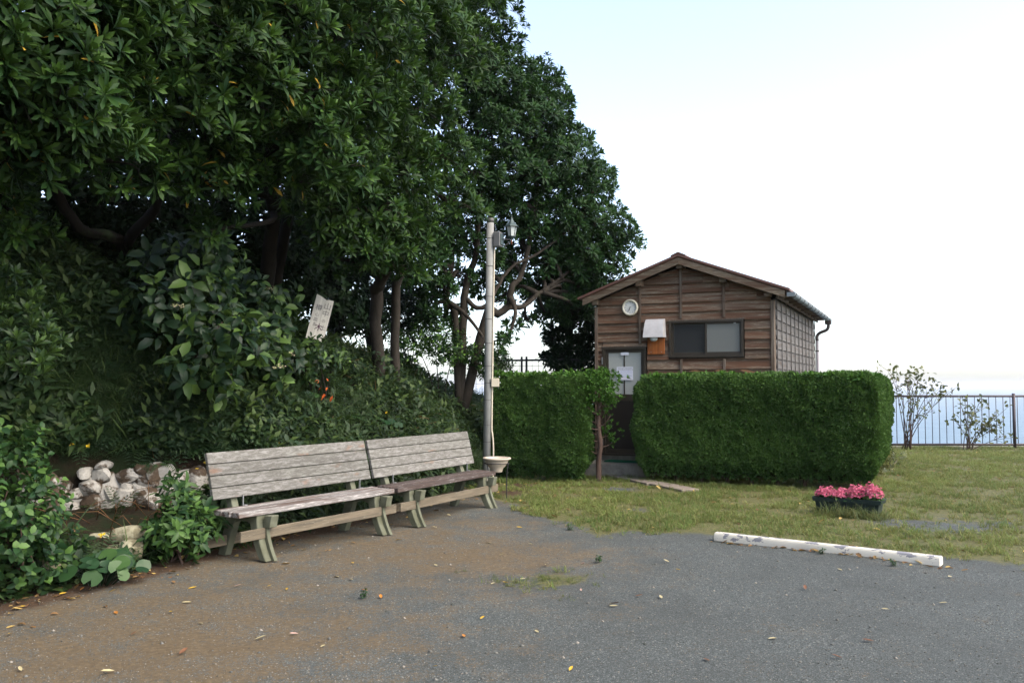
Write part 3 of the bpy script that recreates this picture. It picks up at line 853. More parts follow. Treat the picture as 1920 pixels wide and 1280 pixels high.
box('pane', a + .066, um + .006, .020, .024, z0 + .09, z1 - .066, M['frost_dark'], win)
box('pane', um + .021, b - .070, -.012, -.008, z0 + .09, z1 - .07, M['frost'], win)
box('maker_tag', b - .17, b - .13, -.0275, -.0262, z1 - .066, z1 - .054, M['paper'], win)
box('window_trim', a - .03, b + .03, -.062, -.022, z1 + .001, z1 + .020, M['batten'], shed)
# dark box for the unlit room; pale blocks added as glow in the panes
bm = bmesh.new()
add_box(bm, a - .06, b + .06, .62, .64, z0 - .2, z1 + .1); add_box(bm, a - .08, a - .06, .092, .64, z0 - .2, z1 + .1)
add_box(bm, b + .06, b + .08, .092, .64, z0 - .2, z1 + .1); add_box(bm, a - .08, b + .08, .092, .64, z1 + .1, z1 + .12); add_box(bm, a - .08, b + .08, .092, .64, z0 - .22, z0 - .2)
bm_obj('room_dark_box', bm, M['doorpanel'], shed)
bm = bmesh.new(); add_box(bm, a + .22, um - .01, .036, .10, z0 + .05, z0 + .17, .02); add_box(bm, um + .04, b - .09, .010, .08, z0 + .05, z0 + .18, .02)
bm_obj('pane_glow_blocks', bm, M['glowwhite'], shed)
box('net_curtain', um + .03, b - .05, .16, .175, z0, z1, M['curtain'], shed)
# door: bronze frame, frosted upper lights, dark lower panel, mail notice
dr = thing('tmp', 'x', 'x'); dr.name = 'door'; dr.parent = shed
for k in ('label', 'category'): del dr[k]
a, b, z0, z1 = DOOR
frame_rect('frame', a, b, z0, z1, .045, -.064, .06, M['bronze'], dr, .03)
frame_rect('leaf_frame', a + .046, b - .046, z0 + .031, z1 - .046, .055, -.024, .02, M['bronze'], dr, .08)
box('lower_panel', a + .10, b - .10, -.006, .008, z0 + .11, 1.30, M['doorpanel'], dr)
box('mid_rail', a + .1, b - .1, -.022, .018, 1.301, 1.42, M['bronze'], dr)
box('pane', a + .101, b - .101, -.004, .000, 1.421, z1 - .102, M['doorglass'], dr)
box('glazing_bar_or_gap', .528, .548, -.016, .012, 1.421, z1 - .102, M['bronze'], dr)  # dark strip added for the unlit gap between the curtains
box('curtain', a + .10, .505, .05, .062, 1.40, z1 - .06, M['curtain'], dr)
box('curtain', .545, b - .10, .05, .062, 1.62, z1 - .06, M['curtain'], dr)
box('door_dark_sheet', a + .04, b - .04, .30, .32, z0, z1, M['dark'], dr)  # dark sheet standing for the unlit interior behind the glass
box('hinge', a - .012, a + .006, -.072, -.064, 1.96, 2.09, M['steel'], dr); box('hinge', a - .012, a + .006, -.072, -.064, .50, .62, M['steel'], dr)
mb = MB(); mb.tube([(b - .09, -.05, 1.25), (b - .09, -.085, 1.25), (b - .2, -.085, 1.25)], [.012] * 3, 8); mb.build('handle', M['steel'], dr)
box('door_trim', a - .02, b + .02, -.062, -.022, z1 + .001, z1 + .018, M['batten'], shed)

# things fixed to the shed
def on_shed(name, label, cat, u, v, z):
    return thing(name, label, cat, shed_pt(u, v, z), -SA)
clk = on_shed('wall_clock', 'round cream wall clock under the left eave of the shed', 'clock', .672, -.040, 2.972)
def ring(name, r0, r1, y0, y1, mat, parent, seg=40):
    bm = bmesh.new(); prof = [(r0, y0 + .004), (r0 + (r1 - r0) * .3, y0), (r1 - .008, y0 + .006), (r1, y0 + .02), (r1, y1), (r0, y1)]
    vs = [[bm.verts.new((p[0] * math.cos(2 * math.pi * k / seg), p[1], p[0] * math.sin(2 * math.pi * k / seg))) for p in prof] for k in range(seg)]
    for k in range(seg):
        for j in range(len(prof)):
            j2 = (j + 1) % len(prof); bm.faces.new((vs[k][j], vs[k][j2], vs[(k + 1) % seg][j2], vs[(k + 1) % seg][j]))
    bmesh.ops.recalc_face_normals(bm, faces=bm.faces[:])
    return bm_obj(name, bm, mat, parent, smooth=True)
ring('rim', .118, .150, -.062, -.0, M['cream'], clk)
bm = bmesh.new(); bmesh.ops.create_circle(bm, cap_ends=True, segments=40, radius=.119, matrix=Matrix.Rotation(R(90), 4, 'X') @ Matrix.Translation((0, 0, .034)))
bm_obj('face', bm, M['clockface'], clk)
def text_mesh(name, body, size, mat, parent, loc, rot, ext=.0008):
    cu = bpy.data.curves.new(name, 'FONT'); cu.body = body; cu.size = size; cu.align_x = 'CENTER'; cu.align_y = 'CENTER'; cu.extrude = ext
    cu.resolution_u = 3
    o = bpy.data.objects.new(name + '_src', cu); col.objects.link(o)
    dg = bpy.context.evaluated_depsgraph_get(); me = bpy.data.meshes.new_from_object(o.evaluated_get(dg))
    bpy.data.objects.remove(o); me.materials.clear()
    return link(name, me, mat, parent, loc, rot)
for k in range(1, 13):
    an = 2 * math.pi * k / 12
    text_mesh('numeral', str(k), .034, M['inkgrey'], clk, (.092 * math.sin(an), -.036, .092 * math.cos(an)), (R(90), 0, 0))
def hand(name, ang, L, w, y):
    return box(name, -w / 2, w / 2, -.0015, .0015, -.018, L, M['black'], clk, 0, (0, y, 0), (0, R(ang), 0))
hand('hour_hand', 197, .052, .009, -.039); hand('minute_hand', 205, .082, .006, -.043)
box('second_hand', -.0008, .0008, -.001, .001, -.02, .085, M['inkgrey'], clk, 0, (0, -.046, 0), (0, R(64), 0))
ring('hub', 0.0, .007, -.049, -.03, M['black'], clk, 12)

lmp = on_shed('hooded_wall_lamp', 'white hooded wall lamp on an orange-brown board beside the shed window', 'wall lamp', 1.14, -.040, 2.13)
box('back_board', -.155, .155, -.026, -.004, 0, .33, M['orangeboard'], lmp, .003)
for x in (-.09, .10): box('screw', x - .006, x + .006, -.029, -.026, .03, .042, M['steel'], lmp)
# hood: quarter-round shell with closed sides
hw, hr = .165, .22
prof = [(-.004 - hr * math.sin(t), .29 + .33 * math.cos(t) ** .8 if math.cos(t) > 0 else .29) for t in np.linspace(0, math.pi / 2, 10)]
prof = [(-.004, .62)] + [(-.004 - hr * math.sin(t) ** .75, .29 + .33 * (1 - (math.sin(t) ** .75) ** 3.2)) for t in np.linspace(.06, math.pi / 2, 12)]
bm = bmesh.new()
outer = [[bm.verts.new((s * hw * (1 + .10 * (.62 - p[1]) / .33), p[0], p[1])) for p in prof] for s in (-1, 1)]
for i in range(len(prof) - 1): bm.faces.new((outer[0][i], outer[0][i + 1], outer[1][i + 1], outer[1][i]))
for s in (0, 1):
    v0 = bm.verts.new(((-1, 1)[s] * hw * 1.10, -.004, .29))
    bm.faces.new(outer[s] + [v0])
bmesh.ops.recalc_face_normals(bm, faces=bm.faces[:])
bmesh.ops.solidify(bm, geom=bm.faces[:], thickness=.006)
bm_obj('hood', bm, M['hood'], lmp)
bm = bmesh.new(); bmesh.ops.create_uvsphere(bm, u_segments=16, v_segments=10, radius=.062, matrix=Matrix.Translation((-.01, -.13, .27)) @ Matrix.Diagonal((1.15, 1, .85, 1)))
bm_obj('bulb_globe', bm, M['lampglass'], lmp, smooth=True)
mb = MB(); mb.tube([(-.01, -.026, .30), (-.01, -.12, .31)], [.03, .03], 10); mb.build('lamp_arm', M['hood'], lmp)

nt = on_shed('paper_notice', 'white printed notice fixed to the glass of the shed door', 'notice', .552, -.026, 1.675)
box('sheet', -.152, .152, -.004, 0, 0, .235, M['paper'], nt)
for k in range(9):
    w_ = .25 if k else .2
    mt = M['inkblue'] if k in (2, 3, 4, 5, 6) else (M['inkred'] if k == 8 else M['inkgrey'])
    x = -.125 if k not in (2, 3) else -.08
    n_ = 0
    bm = bmesh.new()
    while x < .13 - (.03 if k == 7 else 0):
        ww = random.uniform(.006, .02); zz = .205 - k * .0225
        add_box(bm, x, x + ww, -.0055, -.0045, zz, zz + (.009 if k in (0, 1) else .0045)); x += ww + random.uniform(.004, .010)
    bm_obj('text_line', bm, mt, nt)
bm = bmesh.new(); extrude_poly(bm, [(-.135, .155), (-.118, .172), (-.101, .155)], 'y', -.0055, -.0045); add_box(bm, -.128, -.108, -.0055, -.0045, .138, .154)
bm_obj('house_symbol', bm, M['inkgrey'], nt)
box('name_tag', -.075, .075, -.006, 0, -.025, .025, M['paper'], tag(on_shed('door_tag', 'small blank white tag at the top of the shed door', 'tag', .553, -.028, 2.145), 'small blank white tag at the top of the shed door', 'tag'))

# step, mat, path slab
st = tag(box('concrete_step', -.16, 1.05, -.62, -.012, -.05, .225, M['concrete'], None, .012, shed_pt(.06, 0), (0, 0, -SA)), 'low grey concrete step below the shed door', 'step')
bm = bmesh.new(); add_box(bm, 0, .62, -.34, -.04, 0, .012)
for k in range(46):
    for j in range(2):
        x = .013 * k + .008; add_box(bm, x, x + .007, -.335 + .15 * j, -.195 + .15 * j, .012, .021)
mt_ = tag(bm_obj('door_mat', bm, M['mat'], None, shed_pt(.25, 0, .226), (0, 0, -SA)), 'green ribbed doormat on the concrete step', 'doormat')
pa, pb = gp(1128, 884, .03), gp(1288, 917, .03)
d = pb - pa; L = np.linalg.norm(d[:2])
path = thing('path_slab_walk', 'narrow pinkish concrete slab path leading from the step across the grass', 'path', (pa[0], pa[1], 0), math.atan2(d[1], d[0]))
for k in range(3):
    box('path_slab', L * k / 3 + .004, L * (k + 1) / 3 - .004, -.17 + .02 * k, .17 + .012 * k, -.02, .035 - .004 * k, M['slab'], path, .006, rot=(0, 0, R(-.8 + .8 * k)))

# rusty corrugated sheet showing over the hedge
bm = bmesh.new(); N = 60
ro = [[], []]
for k in range(N + 1):
    x = 1.15 * k / N; z = .022 * math.sin(x * 2 * math.pi / .42)
    for j, y in enumerate((-.30, .16)): ro[j].append(bm.verts.new((x, y, z + .03 * j)))
for k in range(N): bm.faces.new((ro[0][k], ro[0][k + 1], ro[1][k + 1], ro[1][k]))
bmesh.ops.solidify(bm, geom=bm.faces[:], thickness=.006)
cs = tag(bm_obj('corrugated_sheet', bm, M['corr'], None, shed_pt(1.72, -.22, 1.80), (0, 0, -SA), True), 'rusty brown corrugated sheet lying behind the hedge below the window', 'roofing sheet')
for u in (.1, 1.0):
    box('prop', -.03, .03, -.03, .03, -1.82, -.03, M['batten'], cs, 0, (u, 0, 0))
# ------------------------------------------------------------------ benches
def bench(name, label, ox, oy, az, seat_mat, seed):
    r = random.Random(seed)
    b = thing(name, label, 'bench', (ox, oy, 0), R(90 - az), 'park benches set in line along the bank')
    HL = 1.075
    # back: four boards on a leaning plane
    lean = math.atan2(.115, .43)
    for k in range(4):
        q = .003 + k * .1105
        y = .335 + math.sin(lean) * q; z = .545 + math.cos(lean) * q
        bm = bmesh.new(); add_box(bm, -HL, HL, -.0, .036, 0, .104, .004)
        bm_obj('backrest_board', bm, M['bench_back'], b, (r.uniform(-.004, .004), y, z), (-lean, 0, 0))
    # seat: three boards
    for k in range(3):
        bm = bmesh.new(); add_box(bm, -HL, HL, 0, .100, 0, .05, .005)
        bm_obj('seat_board', bm, seat_mat, b, (r.uniform(-.015, .015), .0 + .108 * k, .405 + .004 * k))
    # low rails
    bm = bmesh.new(); add_box(bm, -HL, HL, -.012, .012, 0, .095, .004)
    bm_obj('front_rail', bm, M['bench_rail'], b, (.0, -.018, .195))
    bm = bmesh.new(); add_box(bm, -HL - .05, HL, -.015, .015, 0, .095, .004)
    bm_obj('rear_rail', bm, M['bench_rail'], b, (0, .435, .10))
    # cast concrete end frames
    for s in (-1, 1):
        x = s * .81; t = .048
        outer = []; inner = []
        for q in np.linspace(0, 1, 8):
            z = .405 * (1 - q); y = .012 - .125 * q ** 2.1
            outer.append((y, z)); inner.append((y + .098 - .015 * q, z))
        bm = bmesh.new(); extrude_poly(bm, outer + inner[::-1], 'x', x - t, x + t, .006)
        fl = bm_obj('front_leg', bm, M['leg'], b)
        # thin raised flange along the leg's front edge
        bm = bmesh.new(); extrude_poly(bm, [(p[0] - .040, p[1]) for p in outer[1:]] + [(p[0] + .002, p[1]) for p in outer[::-1][:-1]], 'x', x + t - .028, x + t + .012, .003)
        bm_obj('flange', bm, M['leg'], fl)
        bm = bmesh.new()
        lo = [(.25, .404), (.36, .404), (.395, .60), (.455, .96), (.50, .955), (.455, .6), (.435, .42), (.53, 0), (.43, 0), (.335, .33)]
        extrude_poly(bm, [(.265, .404), (.335, .42), (.385, .56), (.487, .94), (.535, .94), (.445, .56), (.425, .40), (.545, 0), (.445, 0), (.335, .30)], 'x', x - t * .8, x + t * .8, .005)
        bm_obj('rear_leg', bm, M['leg'], b)
        arch = [(.085, .404), (.34, .404), (.335, .32)] + [(.335 - .24 * q, .325 - .035 * (2 * q - 1) ** 2 + .02) for q in np.linspace(.1, .9, 6)] + [(.088, .24)]
        bm = bmesh.new(); extrude_poly(bm, arch, 'x', x - t * .7, x + t * .7, .004)
        bm_obj('seat_beam', bm, M['leg'], b)
        # flared bracket under the seat's front edge
        bm = bmesh.new(); extrude_poly(bm, [(-.018, .402), (-.115, .402), (-.100, .35), (-.092, .295), (-.018, .285)], 'x', x + .012, x + t + .055, .004)
        bm_obj('bracket', bm, M['leg'], b)
        # steel back brace
        bm = bmesh.new(); add_box(bm, x + .06, x + .066, .318, .335, .462, .56); add_box(bm, x + .066, x + .10, .30, .335, .462, .468)
        bm_obj('back_brace', bm, M['steel'], b)
    return b
bench('park_bench', 'nearer weathered slatted bench with a grey-brown seat, by the dry-stone wall', -1.859, 8.754, 32.0, M['bench_seat_pale'], 3)
bench('park_bench', 'farther weathered slatted bench with a dark brown seat, beside the lamp post', -.729, 10.668, 29.0, M['bench_seat_brown'], 4)

# ------------------------------------------------------------------ lamp post
PX, PY = -.395, 13.45
lp = thing('lamp_post', 'grey metal lamp post with lantern standing behind the benches', 'lamp post', (PX, PY, 0))
lean = np.array([.0145, 0, 1.0])
def pp(z, dx=0, dy=0): return np.array([dx, dy, 0]) + lean * z
mb = MB(); mb.tube([pp(-.1), pp(2), pp(4.10)], [.060, .058, .056], 18); mb.build('pole', M['pole'], lp)
mb = MB(); mb.tube([pp(4.095), pp(4.165)], [.0575, .0575], 18); mb.build('pole_cap', M['band'], lp)
bm = bmesh.new(); add_box(bm, -.13, .13, -.13, .13, -.08, .17, .03); bm_obj('footing', bm, M['concrete'], lp)
for z in (3.85, 3.42, 2.95, 2.6, 2.23, 1.88, 1.62, 1.36, .98, .72):
    mb = MB(); mb.tube([pp(z - .004), pp(z + .004)], [.0600, .0600], 18); mb.build('band', M['band'], lp)
mb = MB()
P = smooth_path([pp(3.72, .075, -.02), pp(3.5, .068, -.02), pp(2.2, .068, -.02), pp(1.0, .070, -.02), pp(.86, .080, -.03), pp(.66, .100, -.04), pp(.3, .105, -.04), pp(.0, .105, -.04)], 4)
mb.tube(P, [.0125] * len(P), 8); mb.build('conduit', M['conduit'], lp)
sb = box('junction_box', -.06, .06, -.05, .05, -.065, .065, M['conduit'], lp, .006, tuple(pp(1.625, .115, -.03)))
box('switch', .06, .085, -.012, .012, -.012, .008, M['steel'], sb)
gb = box('meter_box', -.055, .055, -.075, .075, -.115, .115, M['greybox'], lp, .008, tuple(pp(3.83, .125, -.02)), (0, 0, R(-20)))
box('box_lid', .056, .07, -.06, .06, -.09, .085, M['lanternmetal'], gb, .006)
mb = MB(); P = smooth_path([pp(3.84, .20, -.02), pp(3.83, .27, -.02), pp(3.85, .335, -.02)], 4); mb.tube(P, [.013] * len(P), 8)
P = smooth_path([pp(3.74, .20, -.02), pp(3.76, .27, -.02), pp(3.83, .335, -.02)], 4); mb.tube(P, [.008] * len(P), 8); mb.build('lantern_arm', M['band'], lp)
lc = pp(3.86, .335, -.02)
lan = thing('tmp', 'x', 'x'); lan.name = 'lantern'; lan.parent = lp; lan.location = lc
for k in ('label', 'category'): del lan[k]
def hexrings(name, rings, mat, parent, cap=True):
    bm = bmesh.new(); vs = []
    for r_, z in rings: vs.append([bm.verts.new((r_ * math.cos(math.pi / 3 * k + .3), r_ * math.sin(math.pi / 3 * k + .3), z)) for k in range(6)])
    for i in range(len(vs) - 1):
        for k in range(6): bm.faces.new((vs[i][k], vs[i][(k + 1) % 6], vs[i + 1][(k + 1) % 6], vs[i + 1][k]))
    if cap: bm.faces.new(vs[0][::-1]); bm.faces.new(vs[-1])
    bmesh.ops.recalc_face_normals(bm, faces=bm.faces[:]); return bm_obj(name, bm, mat, parent)
hexrings('lantern_base', [(.02, -.03), (.035, .0), (.062, .012), (.062, .024)], M['lanternmetal'], lan)
hexrings('lantern_glass', [(.055, .024), (.080, .175)], M['lampglass'], lan)
hexrings('lantern_roof', [(.115, .168), (.108, .18), (.05, .235), (.02, .285), (.006, .32), (.012, .33), (.002, .345)], M['lanternmetal'], lan)
for k in range(6):
    a = math.pi / 3 * k + .3
    mb = MB(); mb.tube([(.057 * math.cos(a), .057 * math.sin(a), .022), (.083 * math.cos(a), .083 * math.sin(a), .176)], [.005, .005], 5); mb.build('glazing_bar_or_gap', M['lanternmetal'], lan)
mb = MB(); mb.tube([(0, 0, -.03), (0, 0, -.11)], [.008, .006], 6); mb.build('pendant', M['orangeboard'], lan)

# ------------------------------------------------------------------ bowl planter on a wire stand
def lathe(name, prof, mat, parent, seg=28):
    bm = bmesh.new(); vs = [[bm.verts.new((p[0] * math.cos(2 * math.pi * k / seg), p[0] * math.sin(2 * math.pi * k / seg), p[1])) for p in prof] for k in range(seg)]
    for k in range(seg):
        for j in range(len(prof) - 1): bm.faces.new((vs[k][j], vs[(k + 1) % seg][j], vs[(k + 1) % seg][j + 1], vs[k][j + 1]))
    bmesh.ops.remove_doubles(bm, verts=bm.verts[:], dist=1e-5)
    bmesh.ops.recalc_face_normals(bm, faces=bm.faces[:]); return bm_obj(name, bm, mat, parent, smooth=True)
KX, KY = -.213, 12.3
ps = thing('plant_stand', 'thin black wire stand holding the beige bowl beside the bench', 'plant stand', (KX, KY, 0))
mb = MB(); P = [(.172 * math.cos(a), .172 * math.sin(a), .50) for a in np.linspace(0, 2 * math.pi, 25)]; mb.tube(P, [.006] * 25, 6); mb.build('ring', M['black'], ps)
for a in (-.35, 1.75, 3.84):
    c, s = math.cos(a), math.sin(a)
    mb = MB(); P = smooth_path([(.172 * c, .172 * s, .50), (.155 * c, .155 * s, .40), (.145 * c, .145 * s, .2), (.15 * c, .15 * s, 0)], 4); mb.tube(P, [.007] * len(P), 6); mb.build('leg', M['black'], ps)
pot = thing('bowl_planter', 'empty beige bowl planter resting in a wire stand by the lamp post', 'planter', (KX, KY, .375))
lathe('bowl', [(.0, 0), (.075, 0), (.08, .012), (.088, .05), (.125, .085), (.152, .13), (.163, .165), (.168, .168), (.196, .178), (.199, .195), (.190, .203), (.168, .197), (.155, .165), (.12, .10), (0, .08)], M['potstone'], pot)
lathe('potting_soil', [(0, .155), (.10, .158), (.150, .150)], M['soil'], pot, 20)

# ------------------------------------------------------------------ wheel stop
A_, B_ = np.array([2.10, 9.10]), np.array([3.80, 7.82]); d = B_ - A_; L = np.hypot(*d)
bm = bmesh.new(); extrude_poly(bm, [(-.062, 0), (-.056, .05), (-.047, .078), (-.036, .086), (.036, .086), (.047, .078), (.056, .05), (.062, 0)], 'x', 0, L, .008)
tag(bm_obj('wheel_stop', bm, M['wheelstop'], None, (A_[0], A_[1], -.004), (0, 0, math.atan2(d[1], d[0]))), 'long white parking stop with chipped paint at the lawn edge', 'wheel stop')

# ------------------------------------------------------------------ planter with begonias
FA, FB = np.array([3.78, 11.12]), np.array([4.53, 10.62]); d = FB - FA; FL = np.hypot(*d); frot = math.atan2(d[1], d[0])
PS = .88
pl = thing('planter_box', 'dark green plastic trough planter standing on the lawn', 'planter', (*((FA + FB) / 2), 0), frot)
def trough(L0, W0, L1, W1, z0, z1, t):
    bm = bmesh.new()
    def rect(l, w, z): return [bm.verts.new((sx * l / 2, sy * w / 2, z)) for sx, sy in ((-1, -1), (1, -1), (1, 1), (-1, 1))]
    a = rect(L0, W0, z0); b = rect(L1, W1, z1); c = rect(L1 - t, W1 - t, z1); e = rect(L0 - t, W0 - t, z0 + .03)
    for p, q in ((a, b), (b, c), (c, e)):
        for k in range(4): bm.faces.new((p[k], p[(k + 1) % 4], q[(k + 1) % 4], q[k]))
    bm.faces.new(a[::-1]); bm.faces.new(e)
    bmesh.ops.recalc_face_normals(bm, faces=bm.faces[:]); return bm
bm_obj('trough', trough(.80, .27, .86, .31, .02, .20, .03), M['planter'], pl)
bm_obj('rim', trough(.90, .35, .92, .36, .165, .215, .08), M['planter'], pl)
for x in (-.33, .33): box('foot', x - .05, x + .05, -.11, .11, 0, .021, M['planter'], pl)
for k in range(7): box('rib', -.006, .006, -.163, -.135, .03, .163, M['planter'], pl, 0, (-.36 + .12 * k, 0, 0))
box('compost', -.40, .40, -.135, .135, .165, .185, M['soil'], pl); pl.scale = (PS, PS, .95)
blossom = []
rr = random.Random(5)
for k in range(4):
    parts = []
    for j in range(5):
        v, t = leaf_tpl2(.016, .0095, .3, .05, .4, .85, .8, .95); v = rotx(v, R(rr.uniform(5, 60))); v = rotz(v, j * 1.2566 + rr.uniform(-.2, .2)); parts.append((v, t, rr.random() * .7))
    blossom.append(join_tpl(parts))
oval = [(*leaf_tpl(.05, .02, .3, .2, .5), np.full(5, y)) for y in (0, .3, .7)]
wf = ['leftmost', 'second from left', 'third from left', 'tallest, rightmost']
for k in range(4):
    cx = -.27 + .18 * k; hh = (.085, .075, .12, .15)[k]
    pt = thing('begonia_plant', 'pink flowering begonia in the green trough, ' + wf[k] + ' of four', 'flowers', (*((FA + FB) / 2 + d / FL * cx), .18), frot, 'begonias in the green trough')
    N = 170
    P = np.stack([rng.uniform(-.12, .12, N), rng.uniform(-.14, .14, N), rng.uniform(.0, .75, N) * hh], 1)
    lf = scatter_obj('leaves', [scatter(oval, P, rng.normal(size=(N, 3)) * .5 + np.array([0, 0, 1]), rng.uniform(.7, 1.2, N))], M['camel'], pt)
    N = 250
    a = rng.random(N) * 6.283; q = np.sqrt(rng.random(N))
    px_, py_ = q * np.cos(a) * .13, q * np.sin(a) * .155
    pz_ = hh * (1.12 - .75 * q ** 2.2) * rng.uniform(.5, 1.2, N) * (.75 + .5 * vnoise(px_ * 22, py_ * 22 + k * 5, 7)) + .02
    nr = np.stack([px_ * 5, py_ * 5 - .2, np.full(N, .8)], 1) + rng.normal(size=(N, 3)) * .35
    scatter_obj('flowers', [scatter(blossom, np.stack([px_, py_, pz_], 1), nr, rng.uniform(.8, 1.35, N))], M['pink'], pt)

# ------------------------------------------------------------------ clifftop railing
fz = thing('railing', 'brown metal railing along the cliff edge above the sea', 'railing', (0, 22.0, 0))
def cyl(name, p, q, r_, mat, parent, seg=10):
    mb = MB(); mb.tube([p, q], [r_, r_], seg); return mb.build(name, mat, parent)
cyl('top_rail', (5.0, 0, 1.30), (19, 0, 1.30), .026, M['fence'], fz); cyl('bottom_rail', (5.0, 0, .095), (19, 0, .095), .026, M['fence'], fz)
for k in range(4):
    p_ = cyl('post', (12.59 + 3.2 * (k - 2), 0, -.15), (12.59 + 3.2 * (k - 2), 0, 1.37), .038, M['fence'], fz)
bmx = None
for k in range(78):
    x = 12.50 - .1785 * 40 + .1785 * k
    if bmx is None:
        o = cyl('baluster', (0, 0, .095), (0, 0, 1.30), .0095, M['fence'], fz, 6); bmx = o.data; o.location = (x, 0, 0)
    else: link('baluster', bmx, None, fz, (x, 0, 0))
tag(box('concrete_kerb', 4, 30, 22.35, 22.6, -.3, .02, M['concrete'], None, .01), 'low concrete kerb at the cliff edge under the railing', 'kerb')
# wire mesh fence on the rise behind the left hedge
f2a, f2b = np.array([-1.2, 19.6]), np.array([2.0, 17.6]); d = f2b - f2a; FL2 = np.hypot(*d)
mf = thing('mesh_fence', 'dark wire mesh fence on the rise behind the left hedge', 'fence', (f2a[0], f2a[1], 0), math.atan2(d[1], d[0]))
cyl('top_rail', (0, 0, 2.12), (FL2, 0, 2.10), .022, M['wire'], mf)
for x in (.02, 1.66, 1.78, FL2 - .03): cyl('post', (x, 0, .3), (x, 0, 2.19), .024, M['wire'], mf)
mb = MB()
for k in range(24): mb.tube([(.16 * k, 0, .8), (.16 * k, 0, 2.1)], [.0045] * 2, 4)
for k in range(7): mb.tube([(0, 0, .85 + .19 * k), (FL2, 0, .85 + .19 * k)], [.0045] * 2, 4)
mb.build('wire_mesh', M['wire'], mf)

# ------------------------------------------------------------------ handwritten board on the bank
SBD = 11.6
sc_ = at(600, 597, SBD)
sg = thing('wooden_sign', 'tilted whitish board with handwritten characters, overgrown on the bank', 'sign', sc_, R(14))
sg.rotation_euler = (R(-8), R(13.5), R(12)); sg.scale = (.88, .88, .88)
bm = bmesh.new(); extrude_poly(bm, [(-.135, .36), (-.05, .335), (.03, .30), (.06, .315), (.135, .312), (.135, -.33), (.06, -.36), (-.02, -.33), (-.135, -.335)], 'y', 0, .018, .002)
bm_obj('board', bm, M['signwood'], sg)
for s_, x, z, q, mt_ in (('山', .065, .20, .115, 'inkgrey'), ('中', .062, .085, .105, 'inkgrey'), ('の', .06, -.03, .06, 'inkgrey'), ('土', .075, -.135, .085, 'inkgrey'), ('木', .012, -.145, .125, 'inkpurple'), ('樽', -.055, .155, .105, 'inkgrey'), ('心', -.06, .045, .06, 'inkgrey'), ('皿', -.062, -.03, .065, 'inkgrey'), ('主', -.06, -.105, .06, 'inkgrey')):
    text_mesh('character', s_, q, M[mt_], sg, (x, -.003, z), (R(90), 0, 0), .001)
box('stake', -.025, .025, .02, .05, -.9, .25, M['bark_shaded'], sg, .003)

# ------------------------------------------------------------------ hedges
def spray_tpl(r, n=13, L=.058):
    parts = []
    for k in range(n):
        el = R(r.uniform(8, 85)); LL = L * r.uniform(.55, 1.1); w = .0052 * r.uniform(.8, 1.4)
        v = np.array([(-w, .15 * LL, 0), (w, .15 * LL, 0), (w * .8, .75 * LL, .008), (0, LL, 0), (-w * .9, .7 * LL, -.004)])
        t = np.array([(0, 1, 2), (0, 2, 4), (4, 2, 3)])
        v = rotz(rotx(v, el), k * 2.399 + r.uniform(-.4, .4)); parts.append((v, t, (.15 + .85 * r.random()) * (el > R(40)) * .6 + .15 * r.random()))
    return join_tpl(parts)
sprays = [spray_tpl(random.Random(40 + k)) for k in range(7)]
def hedge_surface(P0, P1, thick, z0, z1, dens, seedn, round_=.22, ends=(1, 1), lump=.10):
    """Points and normals over a clipped hedge box from P0 to P1 (front face line), body behind it."""
    P0 = np.array(P0, float); P1 = np.array(P1, float); d = P1 - P0; L = np.hypot(*d); d = d / L; nb = np.array([-d[1], d[0]])
    H = z1 - z0
    faces = [('f', L * H), ('t', L * thick), ('b', L * H * .6)] + ([('l', thick * H)] if ends[0] else []) + ([('r', thick * H)] if ends[1] else [])
    Ps, Ns = [], []
    for kind, area in faces:
        N = int(area * dens)
        a = rng.random(N); b = rng.random(N)
        if kind == 'f': x, y, z, n = a * L, 0 * a, b * H, (0, -1, 0)
        if kind == 'b': x, y, z, n = a * L, 0 * a + thick, b * H, (0, 1, 0)
        if kind == 't': x, y, z, n = a * L, b * thick, 0 * a + H, (0, 0, 1)
        if kind == 'l': x, y, z, n = 0 * a, a * thick, b * H, (-1, 0, 0)
        if kind == 'r': x, y, z, n = 0 * a + L, a * thick, b * H, (1, 0, 0)
        x, y, z = np.broadcast_arrays(x, y, z); x = x.copy(); y = y.copy(); z = z.copy()
        n = np.tile(np.array(n, float), (N, 1))
        # round the edges by pulling towards an inner box
        q = np.stack([x, y, z], 1); lo = np.array([round_ if ends[0] else -1, round_, -9]); hi = np.array([L - round_ if ends[1] else L + 1, thick - round_, H - round_])
        inner = np.clip(q, lo, hi); dv = q - inner; ln = np.linalg.norm(dv, axis=1)[:, None] + 1e-6
        q = inner + dv / ln * np.minimum(ln, round_); n = dv / ln
        # lumps
        w = (fbm(q[:, 0] * 2.2 + q[:, 1] * 1.7 + seedn, q[:, 2] * 2.2 + q[:, 1], seedn, 4) - .5) * lump * 2
        w += (vnoise(q[:, 0] * 8 + q[:, 1] * 7, q[:, 2] * 8, seedn + 7) - .5) * .085
        under = (1 - sstep(q[:, 2], .0, .32)) * .14
        q = q + n * (w - under - .02 * rng.random(N))[:, None] 
        keep = rng.random(N) < (.35 + .65 * sstep(q[:, 2], .0, .25))
        q, n = q[keep], n[keep]
        W = np.stack([P0[0] + d[0] * q[:, 0] + nb[0] * q[:, 1], P0[1] + d[1] * q[:, 0] + nb[1] * q[:, 1], z0 + q[:, 2]], 1)
        n = np.stack([d[0] * n[:, 0] + nb[0] * n[:, 1], d[1] * n[:, 0] + nb[1] * n[:, 1], n[:, 2]], 1)
        Ps.append(W); Ns.append(n)
    return np.concatenate(Ps), np.concatenate(Ns)
